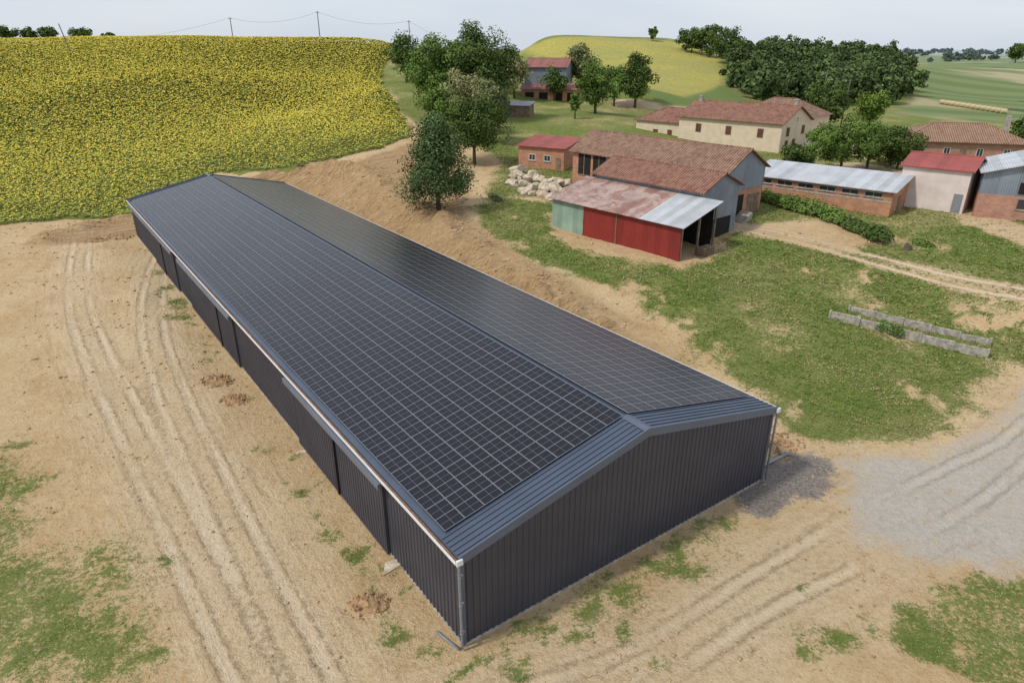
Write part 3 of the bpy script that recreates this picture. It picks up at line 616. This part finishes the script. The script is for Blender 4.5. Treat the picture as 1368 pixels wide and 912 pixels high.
for pts in ([(-.4,-.5,5.4),(7.99,-.5,7.95),(7.99,12,7.95),(-.4,12,5.4)],[(8,-.5,7.95),(16.4,-.5,5.4),(16.4,12,5.4),(8,12,7.95)]): MB().slab(pts,.12).build('roof',M['grey_roof'],rG2)
window(rG2,wallM(0,0,0),5.0,1.4,2.0,1.2,frame='wood')
MB(wallM(0,0,0)).box(3.8,-.06,3.2,6.2,.0,4.5).build('window',M['dark'],rG2)
rH=thing('tile_roofed_brick_house',(68.5,122,5.7),math.radians(-17),'brick house with pale tile hip roof standing behind the trees at right','house')
hip(rH,0,19,0,11,3.3,5.9,'brick2','tile_c',.6)
for xx in (3,7,12,16): window(rH,wallM(0,0,0),xx,1.0,1.0,1.3)
door(rH,wallM(0,0,0),9.5,1,2.1)
MB().box(16,4,4.8,16.7,4.7,7.4).build('chimney',M['conc'],rH)
rI=thing('hilltop_barn',(2.6,195,9.6),math.radians(-12),'grey metal barn with red lean-to, highest building on the hill behind the trees','barn')
gable(rI,0,11.5,4,18,9.2,11.2,'grey_met','dullred_roof',.5)
mono(rI,0,16,0,4.0,3.8,5.0,'brick','pinkred_roof',.5)
for xx in (2.2,6.0,10.0,13.7): door(rI,wallM(0,0,0),xx,2.4,3.0,'dark','doorway',0)
P=G(688,155); rK=thing('field_shelter',(P.x-2,P.y,P.z),math.radians(-20),'small dark field shelter below the hilltop barn','shelter'); mono(rK,0,5.5,0,3.5,2.3,2.9,'wood','zinc',.3)
# ------------------------------------------------------------------ trees
tree(544,110,50,54,'dark','round','dark leafy tree at the crest, leftmost of the cluster above the bank')
tree(582,156,58,88,'mid','round','mid green tree leaning over the sunflower edge, beside the crest tree')
tree(646,160,42,100,'dark','round','tallest dark green tree of the cluster behind the bank')
tree(618,176,98,66,'pale','round','pale flowering tree in the middle of the cluster')
tree(687,132,74,40,'pale','round','pale cream leaved tree immediately left of the hilltop barn')
tree(657,192,110,58,'olive','round','olive green tree between the pale tree and the farm row')
tree(634,219,133,88,'dark','round','dense dark tree low in the cluster, above the lone evergreen',z0=.03)
tree(590,176,118,62,'mid','round','small mid green tree under the pale flowering tree',z0=.05)
tree(612,125,60,64,'mid','round','mid green tree behind, between the sunflower edge tree and the tallest one')
tree(674,125,68,46,'dark','round','dark tree behind, wedged between the tallest and the pale cream tree')
tree(586,280,165,100,'blue','cone','lone broad dark evergreen tree on the earth bank behind the solar barn',name='evergreen_tree',z0=.19)
tree(741,135,90,38,'dark','round','dark round tree in front of the hilltop barn lean-to')
tree(772,118,66,48,'olive','round','tall olive green tree directly right of the hilltop barn')
tree(768,159,122,17,'mid','round','slender sapling in the orchard grass')
tree(795,152,85,58,'mid','round','broad mid green orchard tree beside the sapling')
tree(820,142,90,36,'mid','round','narrow green orchard tree between two broader trees')
tree(848,144,77,52,'dark','round','dark orchard tree nearest the farmhouse road')
tree(872,55,37,13,'dark','round','tiny lone tree on the crest of the far yellow hill')
tree(1100,172,110,62,'dark','round','dark tree behind the farmhouse beside the utility poles')
tree(1160,172,124,48,'bright','round','bright green tree right of the farmhouse')
tree(1122,230,160,104,'mid','round','broad dense green tree in front of the farmhouse gable',z0=.03)
tree(1066,226,190,74,'dark','round','low dark bushy tree right beside the farmhouse',z0=.0)
tree(1198,226,172,64,'dark','round','dark spreading tree in front of the pale tiled brick house',z0=.08)
tree(1158,224,162,60,'dark','round','dark tree squeezed between two wider trees by the yard',z0=.03)
tree(1357,198,154,34,'dark','round','dark tree cut by the right edge beyond the red roof')
tree(1356,84,58,28,'dark','round','round dark tree in the far field at the right edge')
for i,(u,tp,w,l) in enumerate([(12,34,36,'leftmost dark tree on the skyline of the sunflower hill'),(40,36,32,'second dark tree from the left on the sunflower skyline'),(68,34,28,'rounded dark tree alone left of the leaning pole on the skyline'),(112,36,36,'sprawling dark tree right of the leaning pole on the skyline'),(148,43,24,'low bushy tree on the skyline at left'),(167,50,20,'smallest and lowest bush at the right end of the skyline trees')]):
    a,b,d=ray(u,60); t_=275; x_,y_=a*t_,b*t_; z_=gz(x_,y_); topz=PT(u,tp,t_)[2]
    tree_at(Vector((x_,y_,z_)),topz-z_,w*t_/F,'dark','round',l,z0=.3)
for i,(u,v,tp,w,l) in enumerate([(924,70,39,48,'leftmost tree of the wood edge on the skyline'),(948,76,38,52,'second tree from left along the wood edge'),(974,86,42,60,'third tree from left where the wood begins')]):
    tree(u,v,tp,w,'dark','round',l,z0=.0)
Vs=[];Cs=[];rw=np.random.default_rng(5)
for i in range(330):
    v=rw.uniform(66,140); 
    lo=np.interp(v,[66,78,100,125,140],[995,978,968,985,1015]); hi=np.interp(v,[66,78,100,130,140],[1150,1185,1222,1222,1200])
    P=G(rw.uniform(lo,hi),v); h=rw.uniform(8.5,12.5); w=rw.uniform(9,13)
    p,nr,fac,cs=crown_pts(h,w,'round',560,.0,i,12)
    mf=rw.random((560,1)); a,b=PAL['wood']; tone=rw.uniform(.75,1.35)
    V,Fc,cc=leaves(p+np.array(P),nr,.64,(np.array(a)*(1-mf)+np.array(b)*mf)*fac[:,None]*tone); Vs.append(V);Cs.append(cc)
V=np.concatenate(Vs); tag(link('woodland',mesh_np('woodland',V,np.arange(len(V)).reshape(-1,4),np.concatenate(Cs)),M['low']),'dense dark green wood covering the hill behind the farm','wood',kind='stuff')
Vs=[];Cs=[]
for (u0,v0,u1,v1,hh) in [(1200,76,1368,72,9),(1225,84,1368,78,7),(1150,72,1368,70,14),(1240,80,1310,79,9),(600,66,680,64,6),(1290,74,1368,73,12)]:
    for k in range(26):
        q=rw.random(); u=u0+(u1-u0)*q; v=v0+(v1-v0)*q+rw.uniform(-.5,.5); P=G(u,v); D=depth(P)
        if rw.random()<.3: continue
        h=hh*rw.uniform(.5,1); nl=130; p,nr,fac,cs=crown_pts(h,h*1.5,'round',nl,.0,k,8); a,b=PAL['haze_tint']; mf=rw.random((nl,1))
        hz=min(.55,D/2600); c0=(np.array(a)*(1-mf)+np.array(b)*mf)*fac[:,None]; c0=c0*(1-hz)+np.array((.2,.25,.3))*hz  # leaf colour blended to blue-grey with depth, painted aerial paleness
        V,Fc,cc=leaves(p+np.array(P),nr,max(.6,D*.0019),c0); Vs.append(V);Cs.append(cc)
V=np.concatenate(Vs); tag(link('hedgerows',mesh_np('hedgerows',V,np.arange(len(V)).reshape(-1,4),np.concatenate(Cs)),M['low']),'distant hazy hedgerows and copses along the horizon at right','hedgerow',kind='stuff')
def hedge(pts,w,h,pal,label,name='hedge',cat='hedge',nl=2600,ls=.17):
    P=[G(*p) for p in pts]; root=thing(name,P[0],0,label,cat); r=np.random.default_rng(len(label))
    segs=[(P[i+1]-P[i]).length for i in range(len(P)-1)]; T=sum(segs); q=r.random(nl)*T; c=np.zeros((nl,3)); 
    for i,qq in enumerate(q):
        j=0
        while j<len(segs)-1 and qq>segs[j]: qq-=segs[j]; j+=1
        c[i]=np.array(P[j].lerp(P[j+1],qq/segs[j]))
    bump=.55+.9*vnoise(q,q*0,1.6,2); th=r.random(nl)*math.pi*2; k=r.random(nl)**.4
    off=np.stack([np.cos(th)*w/2*k*bump,np.sin(th)*w/2*k*bump,h*bump*np.sqrt(np.clip(1-(k*.9)**2,0,1))*r.uniform(.3,1,nl)],1)
    a,b=PAL[pal]; mf=r.random((nl,1)); col=(np.array(a)*(1-mf)+np.array(b)*mf)*(.7+.6*vnoise(q,q*0,.8,4))[:,None]
    V,Fc,cc=leaves(c+off-np.array(P[0]),off*np.array([1,1,1.])+r.normal(size=(nl,3))*.4+np.array([0,0,.3]),ls,col)
    link('foliage',mesh_np('foliage',V,Fc,cc),M['leaf'],root)
    mb=MB()
    for i in range(12):
        q_=c[r.integers(nl)]-np.array(P[0]); mb.tube([(q_[0],q_[1],q_[2]-.1),(q_[0]+.1,q_[1],q_[2]+h*.7)],[.04,.015],5)
    mb.build('stems',M['bark'],root)['kind']='stuff'
hedge([(1016,266),(1060,280),(1100,290),(1128,302)],2.6,1.9,'mid','long low hedge in front of the low brick shed',nl=5200)
hedge([(1132,304),(1155,313),(1178,324)],2.4,1.8,'dark','short dark hedge continuing to the right of the long one',nl=3200)
hedge([(1174,440),(1186,444),(1203,450)],1.1,1.1,'mid','small leafy shrub growing at the concrete trough','shrub','shrub',900,.12)
hedge([(700,215),(720,208)],2,1.2,'olive','grey green shrub in front of the small brick outbuilding','shrub','shrub',600,.18)
hedge([(990,262),(1010,268)],1.4,.9,'bright','bright low shrub between the long barn and the hedge','shrub','shrub',500,.15)
hedge([(1165,212),(1190,222)],2,1.3,'bright','bright green bush by the yard under the spreading tree','shrub','shrub',700,.18)
hedge([(655,262),(668,270)],1.6,.8,'olive','low olive scrub at the left foot of the boulder bank','shrub','shrub',500,.13)
hedge([(1225,325),(1245,332)],1.4,.7,'mid','low green scrub beside the tree stump','shrub','shrub',500,.13)
# ------------------------------------------------------------------ poles and wires
tops={}
def pole(key,u,v,top,label,lean=0,arm=True,t=None):
    if t: a,b,d=ray(u,v); P=Vector((a*t,b*t,gz(a*t,b*t)))
    else: P=G(u,v)
    D=depth(P); h=(v-top)*D/(F*.95); 
    if t: h=PT(u,top,t)[2]-P.z
    r=thing('utility_pole',P,0,label,'utility pole'); MB().tube([(0,0,-.5),(lean,0,h)],[.19,.13],8).build('pole',M['pole'],r)
    if arm:
        MB().box(lean-.6,-.06,h-.5,lean+.6,.06,h-.38).build('crossarm',M['pole'],r)
        for k in (-.5,0,.5): MB().tube([(lean+k,0,h-.38),(lean+k,0,h-.2)],.05,6).build('insulator',M['white'],r)
    tops[key]=P+Vector((lean,0,h-.2))
pole('a',97,76,38,'leaning wooden pole in the sunflowers at far left',-1.8,False)
pole('b',312,56,24,'utility pole on the sunflower crest, left of the tallest pole',0,True,236)
pole('c',428,56,16,'tallest utility pole on the sunflower crest',0,True,236)
pole('d',548,62,28,'utility pole rising above the trees at the crest',0,True,250)
pole('e',1090,168,102,'wooden pole by the farmhouse gable',.6,False)
pole('f',1122,172,114,'wooden pole right of the farmhouse, behind the broad tree',.4,False)
def wire(p,q,sag,label,r=.03):
    pts=[p.lerp(q,i/12)-Vector((0,0,sag*4*(i/12)*(1-i/12))) for i in range(13)]
    tag(MB().tube(pts,r,5).build('power_cable',M['pole']),label,'cable')
wire(Vector(PT(60,52,270)),tops['b'],3,'thin power cable running in from the left to the first crest pole')
wire(tops['b'],tops['c'],2.2,'thin power cable strung between the two crest poles')
wire(tops['c'],tops['d'],2.2,'thin power cable from the tallest pole to the pole by the trees')
wire(tops['d'],Vector(PT(640,70,250)),1,'thin power cable dropping from the tree pole towards the farm')
wire(tops['e'],tops['f'],.6,'short cable between the two wooden poles at the farmhouse')
# ------------------------------------------------------------------ boulders
def rock(seed,r):
    rr=np.random.default_rng(seed)
    bm=bmesh.new(); bmesh.ops.create_icosphere(bm,subdivisions=3,radius=r); s=(rr.uniform(.95,1.4),rr.uniform(.8,1.1),rr.uniform(.7,.95))
    pl=[Vector(rr.normal(size=3)).normalized() for _ in range(11)]
    for v in bm.verts:
        for q in pl:
            d=v.co.dot(q)-r*.60
            if d>0: v.co-=q*d
        v.co=Vector((v.co.x*s[0],v.co.y*s[1],v.co.z*s[2]))*1.2
    me=bpy.data.meshes.new('boulder'); bm.to_mesh(me); bm.free(); me.materials.append(M['stone']); return me
rms=[rock(i,1.0) for i in range(8)]
bi=0
for row in range(3):
    for i in range(14-row):
        q=(i+.5*row)/13; u=680+82*q+random.uniform(-1.5,1.5); v=254+15*q-row*8+random.uniform(-1.5,1.5)+(-8 if q<.2 else 0)
        P=G(u,v); o=bpy.data.objects.new('boulder',rms[bi%8]); C.objects.link(o); s=random.uniform(.55,1.0); o.scale=(s,s,s); o.rotation_euler=(random.uniform(-.3,.3),random.uniform(-.3,.3),random.random()*6)
        o.location=(P.x,P.y,P.z+s*.25+row*.2); tag(o,'cream limestone boulder in the piled retaining bank left of the rusty lean-to','boulder','boulders of the retaining bank'); bi+=1
def seg_wall(pa_,pb_,h,th,label,name='concrete_wall'):
    A_,B_=G(*pa_),G(*pb_); d=B_-A_; L=math.hypot(d.x,d.y); root=thing(name,(A_.x,A_.y,min(A_.z,B_.z)-.1),math.atan2(d.y,d.x),label,'wall')
    k=int(L/2.4)+1; w=L/k; dz=(B_.z-A_.z)
    for i in range(k):
        z=max(0,dz*(i+.5)/k)-min(0,dz)*(1-(i+.5)/k); j=random.uniform(-.04,.04)
        MB().box(i*w+.08,j,z-.3,(i+1)*w-.08,j+th,z+h*random.uniform(.9,1.0)).build('slab',M['conc'],root)
        MB().box(i*w-.08,-.08,z-.4,i*w+.075,th+.08,z+h+.08).build('post',M['conc'],root)
    MB().box(L-.08,-.08,-.4,L+.08,th+.08,max(dz,0)+h+.08).build('post',M['conc'],root)
seg_wall((1108,424),(1318,478),.75,.16,'weathered low concrete slab wall in the meadow, nearer and longer of the two')
seg_wall((1134,415),(1322,461),.6,.14,'weathered low concrete slab wall in the meadow, directly behind the nearer one')
P=G(985,297); s=thing('steps',P,AF,'short flight of concrete steps at the right corner of the long barn','steps')
mb=MB()
for i in range(6): mb.box(-.8,i*.32,-.3,.8,(i+1)*.32-.003,.18*(i+1))
mb.build('stair',M['conc'],s)
P=G(1212,334); tag(MB(Matrix.Translation(P)).tube([(0,0,-.2),(0,0,.55),(.05,0,.6)],[.45,.36,.3],10).build('tree_stump',M['bark']),'cut grey tree stump in the yard below the low brick shed','stump')
P=Vector((5.1,84.3,3.0))+Vector((.647,-.761,0))*20.3+Vector((.761,.647,0))*3
wr=thing('wood_pile',P,AF,'stacked firewood at the open end of the red lean-to','wood pile')
mb=MB(); 
for i in range(6):
    for j in range(4): mb.tube([(-.5,i*.33,.15+j*.27),(.5,i*.33+.02,.15+j*.27)],.13,6)
mb.build('logs',M['wood'],wr)['kind']='stuff'
a=G(1006,630);b=G(1049,609); tag(MB().tube([a+Vector((0,0,.12)),a.lerp(b,.5)+Vector((0,0,.13)),b+Vector((0,0,.12))],.1,10).tube([b+Vector((0,0,.12)),b+Vector((.12,.1,.16))],.125,10).build('drain_pipe',M['pvc'],smooth=True),'grey plastic drain pipe lying on the ground at the right corner of the solar barn','pipe')
for i in range(13):
    q=i/12; P=G(1258+82*q,139.5+12.5*q); o=thing('hay_bale',(P.x,P.y,P.z+.7),math.radians(-25),'round straw bale in the row lying across the green field','hay bale','straw bales in a row')
    MB().tube([(-.75,0,0),(.75,0,0)],.78,14).build('straw',M['straw'],o)
def pile(u,v,r,h,label):
    P=G(u,v); rr=np.random.default_rng(int(u)); mb=MB(Matrix.Translation(P))
    N_=14; pts=[];f=[]
    for i in range(7):
        for k in range(N_):
            a=2*math.pi*k/N_; q=r*(1-i/6.2)*(1+.25*math.sin(a*2+u)+rr.uniform(-.1,.1)); pts.append((q*math.cos(a)*1.25,q*math.sin(a),-.1+h*math.sin(i/6*math.pi/2)*rr.uniform(.8,1.1)))
    for i in range(6):
        for k in range(N_): f.append((i*N_+k,i*N_+(k+1)%N_,(i+1)*N_+(k+1)%N_,(i+1)*N_+k))
    f.append([6*N_+k for k in range(N_)]); mb.add(pts,f)
    for i in range(90):
        a=rr.random()*6.28; q=r*1.25*math.sqrt(rr.random()); z=h*max(0,1-q/(r*1.2))*.9; s=rr.uniform(.04,.17)*min(1,r)
        c=Vector((q*math.cos(a)*1.2,q*math.sin(a),z)); o=[c+Vector(d)*s*rr.uniform(.7,1.3) for d in ((1,0,0),(-1,0,0),(0,1,0),(0,-1,0),(0,0,1),(0,0,-1))]
        mb.add(o,[(0,2,4),(2,1,4),(1,3,4),(3,0,4),(2,0,5),(1,2,5),(3,1,5),(0,3,5)])
    tag(mb.build('soil_pile',M['soil']),label,'soil pile')
pile(286,510,1.0,.55,'brown clod heap beside the barn wall, farther of the touching pair')
pile(311,535,.85,.45,'brown clod heap beside the barn wall, nearer of the touching pair')
pile(492,808,.75,.5,'brown clod heap nearest the camera by the barn wall')
pile(152,318,1.8,.4,'flat soil heap near the far left corner of the solar barn')
pile(128,322,1.2,.35,'smaller flat soil heap at the sunflower edge left of the barn')
pile(1040,590,1.2,.25,'dark low soil heap off the right gable corner of the solar barn')
def slab_(u,v,rz,s,label):
    P=G(u,v); tag(MB(Matrix.Translation(P)@Matrix.Rotation(rz,4,'Z')@Matrix.Scale(s,4)).add([(-.7,-.2,-.05),(.5,-.35,-.05),(.75,.1,-.05),(0,.4,-.05),(-.7,-.2,.07),(.5,-.35,.06),(.75,.1,.08),(0,.4,.07)],[(4,5,6,7),(0,1,5,4),(1,2,6,5),(2,3,7,6),(3,0,4,7)]).build('stone_slab',M['stone']),label,'slab')
slab_(522,757,.9,1,'pale broken stone slab lying by the barn wall')
slab_(402,604,.5,.6,'small pale slab by the middle of the barn wall')
# ------------------------------------------------------------------ sunflowers
def sunflowers():
    ang=math.radians(62); ca,sa=math.cos(ang),math.sin(ang)
    R=420; a=np.arange(-R,R,.60); b=np.arange(-R,R,.40)
    A_,B_=np.meshgrid(a,b,indexing='ij'); A_=A_+rng.normal(size=A_.shape)*.17; B_=B_+rng.normal(size=B_.shape)*.2
    x=(A_*ca-B_*sa).ravel()-120; y=(A_*sa+B_*ca).ravel()+180
    ok=(y>70)&(y<285)&(x>-(y*.78)-8)&(x<10); x,y=x[ok],y[ok]
    r=np.hypot(x,y); ok=rng.random(len(x))<np.clip(1.35-r/330,.45,1); x,y=x[ok],y[ok]
    sd=sdpoly(x,y,P_sun); ok=sd+(fbm(x,y,3.5,3)-.5)*2.6>.2; x,y,sd=x[ok],y[ok],sd[ok]
    z=zbase(x,y); r=np.hypot(x,y); n_=len(x)
    edge=sstep(0,8,sd)
    hgt=rng.uniform(1.15,1.35,n_)*(.88+.24*fbm(x,y,14,1))*(.4+.6*edge); base=np.stack([x,y,z],1)
    Vs=[];Cs=[]
    big=fbm(x,y,26,2)
    dens=(.78+1.1*(big-.5)+np.clip((r-110)/240,0,.4))*(.4+.6*edge)
    for rep in range(2):
        hd=rng.random(n_)<np.clip(dens*(1 if rep==0 else .55),.12,1)
        m_=int(hd.sum()); hc=base[hd]+np.stack([rng.normal(size=m_)*.14,rng.normal(size=m_)*.14,hgt[hd]+.03],1)
        nr=np.stack([-.1+rng.normal(size=m_)*.3,-.35+rng.normal(size=m_)*.3,np.full(m_,.95)],1)
        sz=np.clip(r[hd]*.00085,.082,.155)
        yc=np.array((.72,.56,.085))*(rng.uniform(.75,1.12,(m_,1)))
        V,_,cc=leaves(hc,nr,sz,yc,1.); Vs.append(V);Cs.append(cc)
    for k in range(3):
        q=n_
        c=base+np.stack([rng.normal(size=q)*.18,rng.normal(size=q)*.18,hgt*rng.uniform(.88 if k<2 else .65,.98,q)],1)
        nr2=np.stack([rng.normal(size=q)*.18,rng.normal(size=q)*.18,np.ones(q)],1)
        gcol=(np.array((.24,.29,.06))*(1-(mf:=rng.random((q,1))))+np.array((.36,.38,.09))*mf)*(.82+.36*big)[:,None]
        V,_,cc=leaves(c,nr2,np.clip(r*.0016,.17,.33),gcol,.85); Vs.append(V);Cs.append(cc)
    V=np.concatenate(Vs); tag(link('sunflower_crop',mesh_np('sunflower_crop',V,np.arange(len(V)).reshape(-1,4),np.concatenate(Cs)),M['low']),'flowering yellow sunflower crop covering the hill at left','sunflowers',kind='stuff')
sunflowers()
# ------------------------------------------------------------------ grass tufts
N_=260000; r=rng.uniform(13,135,N_); a=rng.uniform(-.80,.80,N_); x=r*np.sin(a); y=r*np.cos(a); m=masks(x,y)
g_=m['grass']*(.3+1.4*fbm(x,y,1.1,1)); ok=(g_>rng.uniform(.28,.95,N_))&(m['sun']<.3)&(shed_d(x,y)[0]>.2); x,y,r=x[ok],y[ok],r[ok]; z=zbase(x,y); dryz=sstep(-2,2,sdpoly(x,y,P_bl))
hz_=rng.random(len(x))**3*.35*sstep(60,20,r)
c=np.repeat(np.stack([x,y,z+.03],1),3,axis=0); q=len(c); rr=np.repeat(r,3); c+=rng.normal(size=(q,3))*np.array([.10,.10,.02]); c[:,2]+=.04+rng.random(q)*(.08+np.repeat(hz_,3))
mf=rng.random((q,1)); dry=np.repeat(rng.random(len(x))<.15+.5*sstep(.4,.7,fbm(x,y,4,3))+.3*dryz,3)[:,None]
col=np.array((.085,.15,.024))*(1-mf)+np.array((.18,.255,.052))*mf; col=np.where(dry,np.array((.36,.30,.15))*(.7+.5*mf),col)
V,Fc,cc=leaves(c,np.stack([rng.normal(size=q)*.6,rng.normal(size=q)*.6,np.ones(q)],1),np.clip(rr*.0014,.035,.10),col,.45)
tag(link('grass_tufts',mesh_np('grass_tufts',V,Fc,cc),M['low']),'green weeds and grass tufts scattered over the ground','grass',kind='stuff')
N_=70000; r=13+rng.random(N_)**1.2*110; a=rng.uniform(-.8,.8,N_); x=r*np.sin(a); y=r*np.cos(a); m=masks(x,y)
ok=(m['sun']<.2)&(shed_d(x,y)[0]>.3)&(rng.random(N_)<(.10+1.3*(fbm(x,y,5,7)-.4)+.6*m['bank']))&(m['grass']<.5)&(m['gravel']<.5); x,y,r=x[ok],y[ok],r[ok]; z=zbase(x,y); q=len(x)
s=(rng.random(q)**4*.10+.016)[:,None,None]*np.clip(r/34,1,2.2)[:,None,None]
D6=np.array([(1,0,0),(-1,0,0),(0,1,0),(0,-1,0),(0,0,.7),(0,0,-.7)]); V=(np.stack([x,y,z+.01],1)[:,None,:]+D6[None]*s*rng.uniform(.6,1.3,(q,6,1))).reshape(-1,3)
T8=np.array([(0,2,4),(2,1,4),(1,3,4),(3,0,4),(2,0,5),(1,2,5),(3,1,5),(0,3,5)]); Fc=(np.arange(q)[:,None,None]*6+T8[None]).reshape(-1,3)
cl=np.repeat(np.array((.47,.325,.18))*rng.uniform(.7,1.3,(q,1)),6,axis=0)
tag(link('soil_clods',mesh_np('soil_clods',V,Fc,cl),M['low']),'loose pale soil clods and pebbles scattered over the bare earth','soil',kind='stuff')
# ------------------------------------------------------------------ light, world, camera
e=math.radians(52); sxv,syv=-.90,-.43; L_=math.hypot(sxv,syv); sv=Vector((sxv/L_*math.cos(e),syv/L_*math.cos(e),math.sin(e)))
sl=bpy.data.lights.new('sun','SUN'); sl.energy=2.5; sl.angle=math.radians(5); sl.color=(1,.94,.85); so=bpy.data.objects.new('sun',sl); C.objects.link(so); so.rotation_euler=sv.to_track_quat('Z','Y').to_euler()
w=bpy.data.worlds.new('World'); SC.world=w; w.use_nodes=True; nt=w.node_tree; nt.nodes.clear()
out=nt.nodes.new('ShaderNodeOutputWorld'); bg=nt.nodes.new('ShaderNodeBackground'); sk=nt.nodes.new('ShaderNodeTexSky'); sk.sky_type='NISHITA'; sk.sun_disc=False; sk.sun_elevation=e; sk.sun_rotation=math.atan2(sv.x,sv.y)
tc=nt.nodes.new('ShaderNodeTexCoord'); mp=nt.nodes.new('ShaderNodeMapping'); mp.inputs['Scale'].default_value=(1,1,5); nz=nt.nodes.new('ShaderNodeTexNoise'); nz.inputs['Scale'].default_value=2.2; nz.inputs['Detail'].default_value=5
nt.links.new(tc.outputs['Generated'],mp.inputs[0]); nt.links.new(mp.outputs[0],nz.inputs['Vector'])
cr=nt.nodes.new('ShaderNodeValToRGB'); cr.color_ramp.elements[0].position=.3; cr.color_ramp.elements[0].color=(5.7,6.4,7.6,1); cr.color_ramp.elements[1].position=.7; cr.color_ramp.elements[1].color=(7.2,7.5,8.1,1); nt.links.new(nz.outputs['Fac'],cr.inputs[0])
mx=nt.nodes.new('ShaderNodeMix'); mx.data_type='RGBA'; mx.inputs[0].default_value=.8; nt.links.new(sk.outputs[0],mx.inputs[6]); nt.links.new(cr.outputs[0],mx.inputs[7])
nt.links.new(mx.outputs[2],bg.inputs[0]); bg.inputs[1].default_value=.115; nt.links.new(bg.outputs[0],out.inputs[0])
cam=bpy.data.cameras.new('camera'); cam.sensor_width=36; cam.lens=F/1368*36; cam.clip_end=8000; cam.clip_start=.5; co=bpy.data.objects.new('camera',cam); C.objects.link(co); co.location=(0,0,H); co.rotation_euler=(math.pi/2-TH,0,0); SC.camera=co
SC.view_settings.view_transform='Standard'; SC.view_settings.look='None'; SC.view_settings.exposure=0
